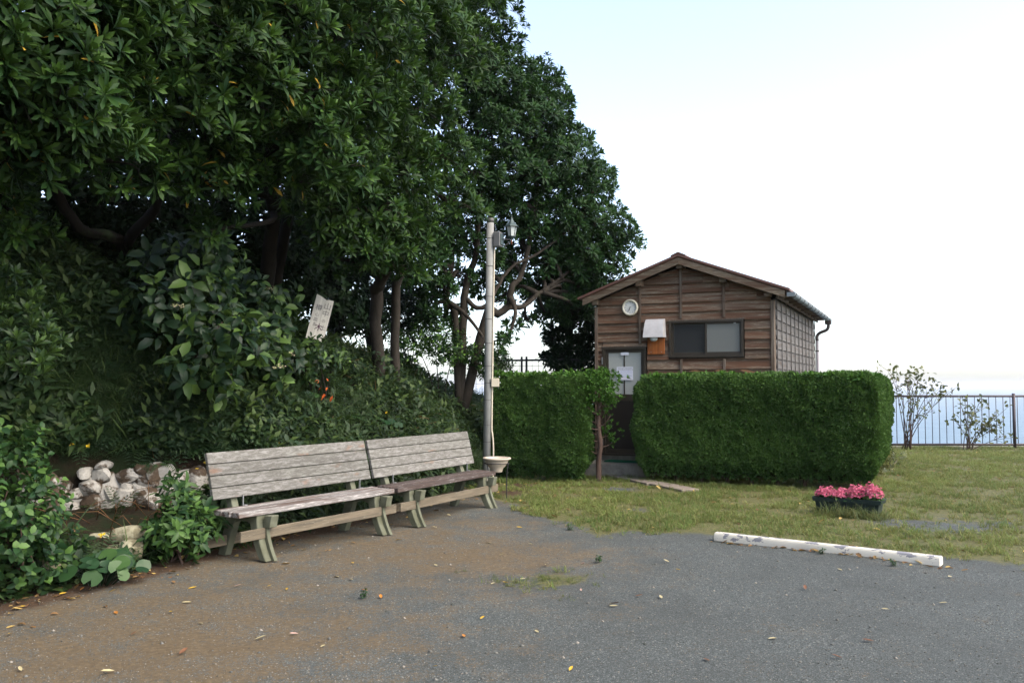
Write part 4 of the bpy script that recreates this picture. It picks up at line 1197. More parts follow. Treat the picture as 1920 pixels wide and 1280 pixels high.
def hedge_core(P0, P1, thick, z0, z1, inset=.13):
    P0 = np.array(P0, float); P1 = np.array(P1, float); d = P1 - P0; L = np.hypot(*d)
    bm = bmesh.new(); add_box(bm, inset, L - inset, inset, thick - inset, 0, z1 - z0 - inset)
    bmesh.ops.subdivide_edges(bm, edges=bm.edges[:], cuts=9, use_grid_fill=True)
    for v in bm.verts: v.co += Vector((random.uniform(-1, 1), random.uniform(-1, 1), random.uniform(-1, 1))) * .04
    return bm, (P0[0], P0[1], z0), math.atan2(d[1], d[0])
HF = 1.18
def hp(u, off=HF): p = shed_pt(u, -off); return p[:2]
rh = thing('clipped_hedge', 'long clipped conifer hedge wrapping round the front of the shed, right of the gap', 'hedge', (*hp(2.6), 0), 0)
c0, c1 = np.array([1.99, 14.45]), np.array([5.46, 13.08])
hd = (c1 - c0) / np.hypot(*(c1 - c0)); hn = np.array([-hd[1], hd[0]])
s0, s1 = c1 - hd * .78 + hn * .5, c1 + hn * .3
Pp, Nn = [], []
a_, b_ = hedge_surface(c0, c1, .80, .10, 1.72, 2000, 3)
Pp.append(a_); Nn.append(b_)
# seaward leg, running back beside the shed
leg0 = c1 + hn * .35; leg1 = leg0 + sv[:2] * 6.2
a_, b_ = hedge_surface(leg0, leg1, .80, .14, 1.72, 1300, 8, ends=(0, 1))
Pp.append(a_); Nn.append(b_)
Pp = np.concatenate(Pp); Nn = np.concatenate(Nn)
def hedge_foliage(parent, P, Nr):
    N = len(P)
    ax = Nr * .9 + np.array([0, 0, .45]) + rng.normal(size=(N, 3)) * .35
    rn = np.clip(.5 + (fbm(P[:, 0] * 1.5 + P[:, 1], P[:, 2] * 1.5, 77, 3) - .5) * 2.2 + rng.normal(size=N) * .18 + (P[:, 2] - 1.2) * .15, 0, 1)
    pts = P - np.array(parent.location)
    o = instanced_obj('foliage', [place(sprays, pts, ax, rng.uniform(.7, 1.25, N), rnd=rn)], M['hedge_i'], parent); o['kind'] = 'stuff'; return o
hedge_foliage(rh, Pp, Nn)
def shoots(parent, A, B, n, z):
    q = rng.random(n); w_ = rng.random(n) * .7
    dd_ = (B - A) / np.hypot(*(B - A)); nb_ = np.array([-dd_[1], dd_[0]])
    P = np.stack([A[0] + (B - A)[0] * q + nb_[0] * w_, A[1] + (B - A)[1] * q + nb_[1] * w_, z + rng.random(n) * .05], 1)
    scatter_obj('stray_shoots', [scatter(sprays, P - np.array(parent.location), rng.normal(size=(n, 3)) * .25 + np.array([0, 0, 1]), rng.uniform(1.2, 2.3, n))], M['hedge'], parent)['kind'] = 'stuff'
shoots(rh, c0, c1, 110, 1.68); shoots(rh, leg0, leg1, 100, 1.68)
for A_, B_, zz in ((c0, c1, .16), (leg0 + sv[:2] * .05, leg1, .24)):
    bm, lc_, rz_ = hedge_core(A_, B_, .80, zz, 1.66, .2)
    bm_obj('inner_twigs', bm, M['hedge_brown'], rh, tuple(np.array(lc_) - np.array(rh.location)), (0, 0, rz_))
for k in range(9):
    p = c0 + hd * (.25 + .40 * k) + hn * .4
    mb = MB(); q = np.array([p[0], p[1], 0]) - np.array(rh.location)
    mb.tube(smooth_path([q + (0, 0, -.05), q + (rng.uniform(-.03, .03), 0, .25), q + (rng.uniform(-.05, .05), 0, .6)], 3), np.linspace(.035, .022, 7), 7, .2)
    mb.build('trunk', M['bark_red'], rh)
lh = thing('clipped_hedge', 'shorter clipped conifer hedge between the lamp post and the shed door', 'hedge', (.6, 14.4, 0), 0)
lc0, lc1 = np.array([-.42, 15.0]), np.array([1.12, 14.27])
a_, b_ = hedge_surface(lc0, lc1, .62, .05, 1.75, 2100, 15)
hedge_foliage(lh, a_, b_)
shoots(lh, lc0, lc1, 70, 1.71)
bm, lc_, rz_ = hedge_core(lc0, lc1, .62, .12, 1.68, .18)
bm_obj('inner_twigs', bm, M['hedge_brown'], lh, tuple(np.array(lc_) - np.array(lh.location)), (0, 0, rz_))
# half-bare end bush with its own trunk
lb = thing('half_bare_bush', 'half-bare conifer with exposed reddish trunk at the end of the left hedge', 'bush', (1.44, 14.62, 0), 0)
mb = MB(); tp = smooth_path([(0, 0, -.05), (.0, 0, .3), (.03, 0, .62), (.0, .02, .9), (.01, 0, 1.25), (.02, 0, 1.62)], 4)
mb.tube(tp, np.linspace(.048, .028, len(tp)), 9, .25); mb.build('trunk', M['bark_red'], lb)
mb = MB(); tips = []
for k in range(17):
    z = .45 + .062 * k + random.uniform(-.03, .03); sgn = -1 if k % 5 in (0, 1, 3) else 1
    e = np.array([sgn * random.uniform(.12, .26), random.uniform(-.2, .1), z + random.uniform(.02, .22)])
    P = smooth_path([(0, 0, z), (e[0] * .45, e[1] * .5, z + .02), e], 3); mb.tube(P, np.linspace(.011, .004, len(P)), 5, .3); tips.append(e)
mb.build('branches', M['bark_red'], lb)
P = []
for e in tips:
    if e[2] > 1.15 or (e[0] > .1 and .75 < e[2] < .98): P.append(e + rng.normal(size=(36, 3)) * np.array([.09, .10, .08]))
P.append(rng.normal(size=(420, 3)) * np.array([.15, .2, .12]) + np.array([-.0, .02, 1.64]))
P = np.concatenate(P); P = P[P[:, 2] < 1.86]
N = len(P)
scatter_obj('foliage', [scatter(sprays, P, P - np.array([0, .1, 1.0]) + rng.normal(size=(N, 3)) * .5, rng.uniform(.75, 1.3, N))], M['hedge'], lb)

# ------------------------------------------------------------------ trees
ros_near = [rosette_tpl(random.Random(100 + k), 13 + k % 5, .15, .0185, True, k == 3) for k in range(10)]
ros_mid = [rosette_tpl(random.Random(200 + k), 12 + k % 5, .145, .019) for k in range(9)]
ros_far = [rosette_tpl(random.Random(300 + k), 10, .135, .026) for k in range(5)]
def crown_pts(lobes, dens, flat=.72):
    Ps, Ns = [], []
    for (c, r) in lobes:
        N = int(4 * math.pi * r * r * dens)
        n = sphere_dirs(N)
        keep = rng.random(N) < np.where(n[:, 2] > -.35, 1.0, .45)
        n = n[keep]; N = len(n)
        f = 1 + (fbm(n[:, 0] * 2.3 + c[0] * 3, n[:, 2] * 2.3 + n[:, 1] * 1.9 + c[2], 61, 3) - .5) * 1.0
        depth = np.where(rng.random(N) < .8, rng.uniform(.88, 1.06, N), rng.uniform(.3, .86, N))
        p = c + n * (r * f * depth)[:, None] * np.array([1, 1, flat])
        Ps.append(p); Ns.append(n * .85 + np.array([.12, -.1, .55]) + rng.normal(size=(N, 3)) * .3)
    return np.concatenate(Ps), np.concatenate(Ns)
def tree(label, base, stems, lobes, tpls, dens, mat, bark, group='evergreen trees on the bank', twig=.012, limb_r=.05, scale=(.62, 1.28)):
    """stems: list of (points, r0, r1) in world space; lobes: (centre, radius)."""
    t = thing('evergreen_tree', label, 'tree', base, 0, group)
    base = np.array(base)
    mb = MB(); nodes = []
    for P, r0, r1 in stems:
        Q = smooth_path(np.array(P), 4)
        Q[1:-1] += rng.normal(size=(len(Q) - 2, 3)) * r1 * .25
        mb.tube(Q - base, np.linspace(r0, r1, len(Q)), 10, .22); nodes.append((Q, r1))
    mb.build('trunk', bark, t)
    allq = np.concatenate([q[len(q) // 2:] for q, _ in nodes])
    for c, r in lobes:
        dd = np.linalg.norm(allq - c, axis=1) + np.maximum(0, allq[:, 2] - c[2]) * 1.5
        s = allq[np.argmin(dd)]
        mid = (s + c) / 2 + rng.normal(size=3) * .12 * np.linalg.norm(c - s) + np.array([0, 0, .1])
        mb = MB(); P = smooth_path([s, mid, c], 4); mb.tube(P - base, np.linspace(limb_r, .016, len(P)), 7, .2)
        for k in range(9):
            e = c + sphere_dirs(1)[0] * r * np.array([1, 1, .7]) * .92
            m2 = (c + e) / 2 + rng.normal(size=3) * r * .12
            q0 = P[-2 - (k % 2)]
            PP = smooth_path([q0, m2, e], 3); mb.tube(PP - base, np.linspace(twig, .004, len(PP)), 5)
        mb.build('limb', bark, t)
    P, Nr = crown_pts(lobes, dens)
    N = len(P)
    scatter_obj('crown', [scatter(tpls, P - base, Nr, rng.uniform(*scale, N))], mat, t)
    return t
def lob(*a): return [(at(x, y, D), r) for (x, y, D, r) in a]
def tree_base(px, py, D):
    p = at(px, py, D); return np.array([p[0], p[1], float(bank_z(np.array(p[0]), np.array(p[1]))) - .05])

# nearest tree, overhanging from the left
b = np.array([-4.9, 11.2, 0]); b[2] = float(bank_z(b[0], b[1])) - .1
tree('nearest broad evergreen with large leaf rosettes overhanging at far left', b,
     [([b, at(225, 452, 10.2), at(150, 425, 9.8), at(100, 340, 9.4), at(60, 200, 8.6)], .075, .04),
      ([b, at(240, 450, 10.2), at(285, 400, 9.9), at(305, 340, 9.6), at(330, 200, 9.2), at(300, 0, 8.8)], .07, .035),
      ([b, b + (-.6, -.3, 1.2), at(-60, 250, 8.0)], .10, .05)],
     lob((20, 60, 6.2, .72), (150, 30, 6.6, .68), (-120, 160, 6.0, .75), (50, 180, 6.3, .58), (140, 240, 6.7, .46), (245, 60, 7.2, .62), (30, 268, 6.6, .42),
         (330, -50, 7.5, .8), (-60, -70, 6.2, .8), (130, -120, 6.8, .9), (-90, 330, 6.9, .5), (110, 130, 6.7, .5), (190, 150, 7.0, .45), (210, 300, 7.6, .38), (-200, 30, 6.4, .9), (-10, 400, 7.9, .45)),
     ros_near, 36, M['canopy'], M['bark_shaded'])
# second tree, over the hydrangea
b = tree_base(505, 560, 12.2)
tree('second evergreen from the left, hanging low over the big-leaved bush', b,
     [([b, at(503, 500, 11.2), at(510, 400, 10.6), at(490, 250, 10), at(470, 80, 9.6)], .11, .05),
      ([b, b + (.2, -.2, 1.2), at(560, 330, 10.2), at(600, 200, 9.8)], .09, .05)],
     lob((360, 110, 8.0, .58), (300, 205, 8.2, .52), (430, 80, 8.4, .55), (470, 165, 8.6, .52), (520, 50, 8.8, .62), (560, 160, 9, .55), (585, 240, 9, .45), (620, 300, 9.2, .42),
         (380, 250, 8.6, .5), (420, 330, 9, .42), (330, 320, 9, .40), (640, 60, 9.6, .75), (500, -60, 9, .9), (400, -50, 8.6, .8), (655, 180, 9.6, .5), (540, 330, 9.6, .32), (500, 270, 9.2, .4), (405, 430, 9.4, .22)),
     ros_near, 38, M['canopy'], M['bark_shaded'])
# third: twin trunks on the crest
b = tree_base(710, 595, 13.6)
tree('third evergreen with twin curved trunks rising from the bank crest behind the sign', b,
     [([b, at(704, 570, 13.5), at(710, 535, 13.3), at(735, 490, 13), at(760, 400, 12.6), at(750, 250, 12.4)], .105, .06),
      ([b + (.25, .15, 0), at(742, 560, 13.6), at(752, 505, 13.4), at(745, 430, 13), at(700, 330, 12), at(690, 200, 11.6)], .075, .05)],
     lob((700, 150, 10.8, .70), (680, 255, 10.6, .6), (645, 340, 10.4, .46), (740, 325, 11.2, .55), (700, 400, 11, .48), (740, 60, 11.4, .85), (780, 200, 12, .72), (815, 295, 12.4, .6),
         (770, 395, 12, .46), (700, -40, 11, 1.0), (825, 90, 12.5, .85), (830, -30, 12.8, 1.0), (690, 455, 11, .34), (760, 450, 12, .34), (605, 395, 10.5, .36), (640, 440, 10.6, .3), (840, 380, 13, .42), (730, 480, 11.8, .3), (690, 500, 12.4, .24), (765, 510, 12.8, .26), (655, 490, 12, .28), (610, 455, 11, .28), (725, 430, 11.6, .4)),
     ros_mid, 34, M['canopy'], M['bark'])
# fourth: multi-stemmed tree against the sky
b = tree_base(862, 640, 15.6)
def T(*a): return [at(*q) for q in a]
tree('fourth evergreen, multi-stemmed and spreading against the sky beside the lamp post', b,
     [([b] + T((852, 588, 15.5), (840, 574, 15.4), (838, 551, 15.4), (846, 500, 15.3), (850, 400, 15)), .075, .03),
      ([b] + T((869, 582, 15.6), (874, 537, 15.6), (880, 512, 15.6), (894, 464, 15.5), (900, 330, 15.2), (890, 200, 15)), .08, .035),
      ([b] + T((911, 599, 15.7), (933, 588, 15.8), (953, 574, 15.9), (961, 537, 15.9), (978, 512, 16), (1000, 420, 16), (1010, 330, 16)), .095, .03),
      (T((953, 575, 15.9), (981, 574, 16.1), (1009, 551, 16.3), (1040, 530, 16.5), (1100, 480, 16.8)), .055, .02),
      (T((874, 560, 15.6), (894, 577, 15.5), (914, 571, 15.5), (930, 543, 15.6), (944, 520, 15.7), (967, 495, 15.8), (1009, 475, 16), (1080, 420, 16.5)), .045, .02)],
     lob((872, 60, 14.5, .85), (885, 150, 14.5, .72), (940, 150, 15, .72), (925, 240, 15, .72), (1000, 225, 15.5, .72), (870, 310, 14.5, .6), (1035, 300, 16, .72), (965, 330, 15.6, .7), (1078, 350, 16.5, .62),
         (1050, 415, 16.4, .66), (1118, 420, 17, .66), (1155, 455, 17.2, .46), (1090, 475, 16.8, .58), (1130, 505, 17, .46), (1100, 545, 17.2, .34), (850, -40, 14.4, 1.0), (880, 400, 15, .34), (985, 430, 16, .36),
         (1030, 490, 16.6, .34), (945, 390, 15.8, .34), (805, 480, 14.6, .30), (830, 540, 15, .22), (800, 590, 15.2, .2), (1050, 560, 17, .26), (950, 640, 15.4, .17), (925, 660, 15.2, .16), (915, 480, 15.6, .24), (1060, 265, 16.6, .5), (1010, 150, 16.2, .45), (930, 440, 16.6, .42), (980, 480, 16.8, .36), (870, 460, 15.4, .34), (830, 470, 15.2, .32), (1060, 500, 17, .4), (1000, 380, 16.4, .5), (905, 360, 15.6, .5), (860, 520, 15.6, .26), (1040, 455, 16.8, .4), (820, 430, 15, .4), (790, 520, 15, .3), (810, 560, 15.3, .24), (860, 590, 15.9, .2), (900, 530, 16.2, .3), (940, 500, 16.4, .32), (1010, 530, 16.8, .26), (830, 600, 15.6, .2), (790, 455, 14.8, .34), (960, 610, 16, .14), (1000, 545, 17, .32), (1045, 525, 17.2, .36), (960, 545, 16.6, .26), (1065, 585, 17.8, .34), (1025, 590, 17.6, .24), (930, 565, 16.2, .18), (1030, 190, 16, .42), (1115, 330, 16.9, .4), (1090, 560, 17.6, .4), (985, 600, 17, .14)),
     ros_mid, 50, M['canopy_far'], M['bark'])
# fifth: dark tree behind the left end of the shed
b = np.array([1.15, 18.6, 0.3])
tree('dark dense evergreen just behind the left end of the shed', b,
     [([b, b + (.02, 0, 1.2), b + (.1, .1, 2.4), b + (.2, .1, 3.6)], .11, .05), ([b + (-.2, .1, 0), b + (-.15, .1, 1.2), b + (-.3, .1, 2.6)], .07, .04)],
     lob((1060, 570, 18.5, .5), (1090, 520, 18.5, .5), (1095, 600, 18.3, .48), (1042, 632, 18.6, .3), (1085, 655, 18.4, .45), (1115, 560, 18.6, .5), (1060, 680, 18.4, .36), (1130, 640, 18.9, .5), (1035, 672, 18.7, .22), (1090, 720, 17.6, .4), (1115, 760, 17.2, .4), (1060, 740, 17.8, .4), (1120, 690, 17.4, .35)),
     ros_far, 62, M['canopy_shaded'], M['bark_shaded'], limb_r=.04)
# back row that closes the grove
for k, (lx, ly, st, lbs) in enumerate((
    (-6.4, 10.6, 4.0, ((60, 480, 10.5, .9), (150, 330, 10.6, 1.0), (20, 330, 10, 1.1), (240, 430, 11, .9), (-120, 450, 9.8, 1.0), (120, 560, 11.5, .7))),
    (-5.2, 13.4, 4.2, ((330, 430, 12.6, .9), (420, 520, 13, .8), (300, 530, 12.6, .8), (480, 420, 13, .9), (250, 300, 12, 1.1), (420, 300, 12.4, 1.1), (520, 520, 13.6, .6))),
    (-3.3, 16.0, 4.0, ((590, 480, 15, .75), (560, 380, 14.8, .9), (650, 330, 15, .9), (620, 220, 14.8, 1.1), (660, 470, 15.6, .6), (520, 250, 14, 1.0), (760, 240, 15.2, .8))),
    (-3.2, 19.2, 3.4, ((600, 500, 18.2, .8), (680, 510, 18.2, .8), (745, 480, 18.4, .7), (765, 555, 18.6, .5), (640, 590, 18, .6), (700, 600, 18.2, .5), (800, 420, 17.6, .7), (560, 420, 18, .9), (720, 400, 18, .8))))):
    b = np.array([lx, ly, float(bank_z(np.array(lx), np.array(ly))) - .1])
    tree(('dim evergreen at the far left deep in the grove', 'dim evergreen deep in the grove behind the second tree', 'dim evergreen deep in the grove behind the sign', 'dim evergreen on the far side of the crest behind the twin trunks')[k], b,
         [([b, b + (.1, 0, 1.2), b + (.0, -.2, 2.4), b + (.1, -.2, st)], .14, .06)], lob(*lbs), ros_far, 30, M['canopy_shaded'], M['bark_shaded'])
# the grove goes on along the bank to the left of the frame
for k, (x, y, z, r) in enumerate(((-6.6, 4.2, 4.6, 1.9), (-6.9, .8, 4.8, 2.1), (-7.2, -3.0, 4.8, 2.2), (-8.8, 7.0, 6.6, 2.2))):
    b = np.array([x - .8, y, float(bank_z(np.array(x - .8), np.array(y))) - .1])
    lbs = [(np.array([x, y, z]) + sphere_dirs(1)[0] * r * .6 * np.array([1, 1, .8]), r * .5) for _ in range(12)]
    t = tree(('evergreen just outside the frame at left', 'evergreen left of the camera', 'evergreen behind the camera at left', 'tall evergreen at the back left of the grove')[k], b,
             [([b, b + (.2, 0, 1.5), b + (.5, 0, z - b[2])], .16, .07)], lbs, ros_far, 9, M['canopy'], M['bark_shaded'], scale=(1.0, 1.6))
# shrubs closing the crest below the crowns
oval_s = [(*leaf_tpl(.075, .02, .3, .2, .5), np.full(5, y)) for y in (0, .1, .25, .5)]
oval_l = [(*leaf_tpl2(.13, .036, .3, .25), np.full(8, y)) for y in (0, .1, .2, .5)]
def sprig_tpl(r, leaf, n=9, L=.16):
    parts = []
    for k in range(n):
        q = (k + 1) / n
        v, t = leaf(r)
        v = rotz(rotx(v, R(r.uniform(5, 55))), k * 2.399 + r.uniform(-.4, .4)); v = v + np.array((0, 0, L * q)); parts.append((v, t, r.random() ** 3))
    return join_tpl(parts)
sprig_s = [sprig_tpl(random.Random(500 + k), lambda r: leaf_tpl(.07 * r.uniform(.7, 1.2), .019, .3, .2, .5), 9, .15) for k in range(5)]
sprig_l = [sprig_tpl(random.Random(520 + k), lambda r: leaf_tpl2(.13 * r.uniform(.7, 1.2), .036, .3, .25), 8, .16) for k in range(5)]
def bush(name, label, cat, lobes, tpls, dens, mat, bark, group=None, base=None, flat=.8, scale=(.8, 1.2), up=.6, stem_r=.012, nst=7):
    cs = np.array([c for c, r in lobes])
    if base is None:
        base = cs.mean(0); base[2] = max(0, float(bank_z(np.array(base[0]), np.array(base[1])))) - .02
    base = np.array(base, float)
    o = thing(name, label, cat, base, 0, group)
    P, Nr = [], []
    for c, r in lobes:
        N = int(4 * math.pi * r * r * dens); n = sphere_dirs(N)
        f = (1 + (fbm(n[:, 0] * 2 + c[0], n[:, 2] * 2 + n[:, 1] * 2, 91, 3) - .5) * .8) * np.where(rng.random(N) < .7, rng.uniform(.8, 1.05, N), rng.uniform(.2, .8, N))
        P.append(c + n * (r * f)[:, None] * np.array([1, 1, flat])); Nr.append(n * .7 + np.array([.05, -.15, up]) + rng.normal(size=(N, 3)) * .35)
    P = np.concatenate(P); Nr = np.concatenate(Nr)
    gz = np.maximum(bank_z(P[:, 0], P[:, 1]), 0); P[:, 2] = np.maximum(P[:, 2], gz + .03)
    scatter_obj('foliage', [scatter(tpls, P - base, Nr, rng.uniform(*scale, len(P)))], mat, o)
    mb = MB()
    for k in range(nst):
        c, r = lobes[k % len(lobes)]; e = c + sphere_dirs(1)[0] * r * .7
        PP = smooth_path([base + rng.normal(size=3) * np.array([.06, .06, 0]), (base + e) / 2 + rng.normal(size=3) * .08, e], 3)
        mb.tube(PP - base, np.linspace(stem_r, stem_r * .4, len(PP)), 6, .2)
    mb.build('stems', bark, o)
    return o
G_CR = 'dark shrubs on the bank crest'
bush('evergreen_shrub', 'dark shrub right behind the tilted board', 'shrub', lob((600, 545, 14.6, .5), (640, 580, 14.8, .42), (560, 520, 14.8, .5), (540, 570, 14, .4)), sprig_l, 26, M['canopy_shaded'], M['bark_shaded'], G_CR, nst=4)
bush('evergreen_shrub', 'dark shrub around the feet of the twin trunks', 'shrub', lob((680, 560, 15.6, .5), (740, 590, 15.8, .42), (700, 610, 15.0, .3), (780, 600, 16, .36), (770, 545, 16.4, .4)), sprig_s, 60, M['canopy_shaded'], M['bark_shaded'], G_CR, nst=4)
bush('evergreen_shrub', 'dark shrub under the multi-stemmed tree', 'shrub', lob((800, 630, 15.4, .32), (850, 655, 15.4, .28), (770, 650, 15.0, .26), (890, 675, 15.6, .22), (830, 665, 15, .22)), sprig_s, 90, M['canopy'], M['bark_shaded'], G_CR, nst=3)
bush('evergreen_shrub', 'pale yellow-green sunlit shrub on the crest between the trunks', 'shrub', lob((765, 585, 17.5, .3), (790, 600, 17.6, .26), (750, 565, 17.6, .22)), sprig_s, 70, M['weed'], M['bark_shaded'], G_CR)
bush('evergreen_shrub', 'small shrub left of the mesh fence behind the lamp post', 'shrub', lob((935, 678, 17, .16), (948, 690, 17, .13), (915, 690, 16.8, .2)), sprig_s, 120, M['weed'], M['bark_shaded'], G_CR)
bush('evergreen_shrub', 'shade-dark shrub deep under the grove at far left', 'shrub', lob((40, 470, 10.5, .6), (140, 500, 11, .6), (240, 500, 11.5, .6), (-60, 520, 9.6, .6)), sprig_l, 22, M['canopy_shaded'], M['bark_shaded'], G_CR, nst=4)
bush('evergreen_shrub', 'shade-dark shrub deep under the grove behind the big-leaved bush', 'shrub', lob((330, 470, 13, .6), (430, 480, 13.2, .6), (500, 470, 13.6, .55), (380, 560, 12.8, .5)), sprig_l, 24, M['canopy_shaded'], M['bark_shaded'], G_CR, nst=4)

bush('evergreen_shrub', 'dark shrub filling the corner left of the shed door', 'shrub', lob((1095, 760, 16.4, .34), (1080, 800, 16.4, .34), (1100, 820, 16.3, .3), (1070, 740, 16.6, .3)), sprig_l, 60, M['canopy_shaded'], M['bark_shaded'], G_CR, base=(1.2, 16.4, 0))
# ------------------------------------------------------------------ plants of the bank
def disc_leaf(r_, cup=.12):
    """Round kidney leaf with a notch at the stalk."""
    A = [R(-90 + 22)] + [R(-90 + 22 + (316) * k / 11) for k in range(1, 11)] + [R(-90 + 338)]
    V = [(0, 0, 0)] + [(r_ * math.cos(a) * (1 + .06 * math.sin(5 * a)), r_ * math.sin(a) * .92 + r_ * .15, cup * r_ * (.6 + .4 * math.cos(3 * a))) for a in A]
    T = [(0, k, k + 1) for k in range(1, 12)]
    return np.array(V), np.array(T)
def round_plant(label, px, py, n, rad, spread, h, group='round-leaved plants on the bank', ground_=False, name='round_leaf_plant'):
    b = gp(px, py) if ground_ else bank_hit(px, py)
    o = thing(name, label, 'plant', b, 0, group)
    mb = MB(); parts = []
    for k in range(n):
        a = rng.random() * 6.28; q = math.sqrt(rng.random())
        e = np.array([math.cos(a) * q * spread, math.sin(a) * q * spread * .8, h * (1.05 - .55 * q ** 2) * rng.uniform(.75, 1.15)])
        wz = max(float(bank_z(np.array(b[0] + e[0]), np.array(b[1] + e[1]))), 0) - b[2]
        e[2] += max(wz, -.15)
        s = np.array([e[0] * .2, e[1] * .2, -.02])
        PP = smooth_path([s, (s + e) / 2 + np.array([0, 0, .03]), e], 3); mb.tube(PP, [.004] * len(PP), 4)
        nr = np.array([[math.cos(a) * q * .5 + .1, math.sin(a) * q * .5 - .45, .9]]) + rng.normal(size=(1, 3)) * .22
        v, t = disc_leaf(rad * rng.uniform(.7, 1.15), rng.uniform(.02, .25))
        parts.append(scatter([(v, t, np.full(len(v), rng.random() ** 3 * .8))], e[None], nr, np.ones(1), np.array([a + rng.normal() * .5])))
    mb.build('stalks', M['weed'], o)
    for q in parts:
        scatter_obj('leaf', [q], M['farf'], o)
    return o
round_plant('big-leaved round plant clump at the gravel edge by the low rocks', 188, 1097, 42, .068, .34, .24, ground_=True)
round_plant('round-leaved plant near the left edge of the bank, lowest of its group', 60, 800, 9, .10, .30, .22)
round_plant('round-leaved plant half way up the bank at far left', 115, 745, 8, .10, .28, .22)
round_plant('round-leaved plant below the bare earth scar', 185, 705, 6, .10, .25, .22)
round_plant('round-leaved plant above the dry-stone wall', 165, 785, 6, .095, .25, .20)
round_plant('lone round-leaved plant left of the benches on the bank', 330, 790, 6, .085, .22, .18)
round_plant('round-leaved plants below the tilted board', 560, 735, 9, .075, .28, .2)
round_plant('round-leaved plants high on the bank under the twin trunks', 770, 690, 16, .075, .45, .22)
round_plant('round-leaved plants high on the bank beside the lamp post', 845, 700, 14, .07, .42, .22)
round_plant('round-leaved plants low on the bank behind the farther bench', 700, 790, 10, .07, .40, .2)
round_plant('small round-leaved plant under the farther bench', 795, 925, 5, .06, .14, .12)

# big-leaved bush (faded blooms) in the shade
def hydr_tpl(r, n=8):
    parts = []
    for k in range(n):
        q = k / (n - 1); L = .20 * r.uniform(.75, 1.2)
        v, t = leaf_tpl2(L, L * .27, .28, .32, .35, .72, .95, .78); v = v + np.array((0, .03, 0))
        v = rotx(v, R(45 - 80 * q + r.uniform(-12, 12))); v = rotz(v, k * 1.57 + (k // 2) * .78 + r.uniform(-.3, .3)); v[:, 2] -= .10 * q
        parts.append((v, t, r.random() ** 4))
    return join_tpl(parts)
hyd = [hydr_tpl(random.Random(600 + k)) for k in range(6)]
def hyd_bush(label, px, py, D, lobes, nb):
    o = bush('hydrangea_bush', label, 'bush', lob(*lobes), hyd, 24, M['hydr'], M['bark_red'], 'hydrangeas under the trees', base=bank_hit(px, py), scale=(.55, .95), up=.35, stem_r=.012, nst=8)
    N = nb
    L = lob(*lobes); base = np.array(o.location)
    pets = []
    for k in range(N):
        c, r = L[k % len(L)]
        d_ = sphere_dirs(1)[0]; d_[1] = -abs(d_[1]); d_[2] = abs(d_[2]) * .6
        ctr = c + d_ * r * 1.02
        M_ = 26; a = rng.random(M_) * 6.28; q = np.sqrt(rng.random(M_))
        P = ctr + np.stack([np.cos(a) * q * .07, np.sin(a) * q * .05, .035 * (1 - q) + rng.normal(size=M_) * .008], 1)
        tp = [(*leaf_tpl(.026, .011, .2, .1, .55), np.full(5, y)) for y in (0, .4, .9)]
        scatter_obj('faded_bloom', [scatter(tp, P - base, rng.normal(size=(M_, 3)) * .5 + np.array([0, -.4, .8]), rng.uniform(.7, 1.2, M_))], M['paleflower'], o)
hyd_bush('big-leaved hydrangea with arching bare stems, left and lower in the shade', 350, 735, 9.6, ((300, 585, 9.4, .40), (360, 560, 9.6, .42), (300, 500, 9.9, .4), (400, 500, 9.9, .40), (440, 640, 9.3, .36), (345, 690, 9.0, .22), (420, 705, 9.0, .22), (380, 620, 9.5, .3)), 2)
hyd_bush('big-leaved hydrangea with faded blooms beside the tilted board', 500, 735, 10.4, ((475, 570, 10.8, .36), (505, 630, 10.6, .32), (460, 650, 10.2, .34), (525, 560, 11.4, .26), (500, 690, 10.2, .30), (540, 670, 10.8, .2)), 12)

# shrubs in front
SIGN_BUSH = lob((600, 668, 11.3, .17), (572, 662, 11.2, .16), (625, 680, 11.5, .16), (590, 690, 11.1, .16))
cam_t = [sprig_tpl(random.Random(640 + k), lambda r: leaf_tpl2(.075 * r.uniform(.7, 1.15), .024, .28, .18), 7, .13) for k in range(6)]
lan_t = [sprig_tpl(random.Random(660 + k), lambda r: leaf_tpl2(.105 * r.uniform(.7, 1.15), .021, .28, .2), 9, .12) for k in range(6)]
bush('leafy_shrub', 'upright glossy shrub at the left edge in front of the stone wall', 'shrub', lob((10, 900, 6.7, .22), (60, 940, 6.9, .18), (20, 1000, 6.6, .24), (90, 1010, 6.9, .17), (40, 1060, 6.7, .20), (-40, 950, 6.5, .3), (30, 860, 7.0, .15), (10, 840, 6.9, .15)), cam_t, 62, M['camel'], M['bark_red'], 'shrubs at the foot of the bank', flat=1.0, nst=14)
bush('leafy_shrub', 'small bright green shrub at the left end of the nearer bench', 'shrub', lob((330, 950, 8.0, .12), (322, 990, 7.8, .16), (365, 985, 8.0, .15), (300, 1005, 7.8, .12), (345, 1015, 7.8, .15), (375, 1000, 8.1, .12), (335, 915, 8.1, .06)), lan_t, 90, M['camel'], M['bark_red'], 'shrubs at the foot of the bank', flat=1.0, nst=9)
bush('rosette_shrub', 'dark shrub of long-leaved rosettes at the left edge half way up the bank', 'shrub', lob((20, 540, 7.8, .26), (60, 590, 7.7, .24), (30, 650, 7.4, .24), (80, 620, 7.8, .2), (-40, 600, 7.4, .3), (60, 690, 7.3, .12)), ros_mid, 34, M['hydr'], M['bark_shaded'], base=bank_hit(40, 705), scale=(.75, 1.0))
bush('low_shrub', 'low purplish-green weed at the right foot of the hedge', 'shrub', [(gp(1668, 868, .12), .14), (gp(1680, 858, .1), .12), (gp(1650, 880, .1), .12)], sprig_s, 90, M['shrub'], M['bark_red'], flat=.8, scale=(.5, .8), base=gp(1668, 875))

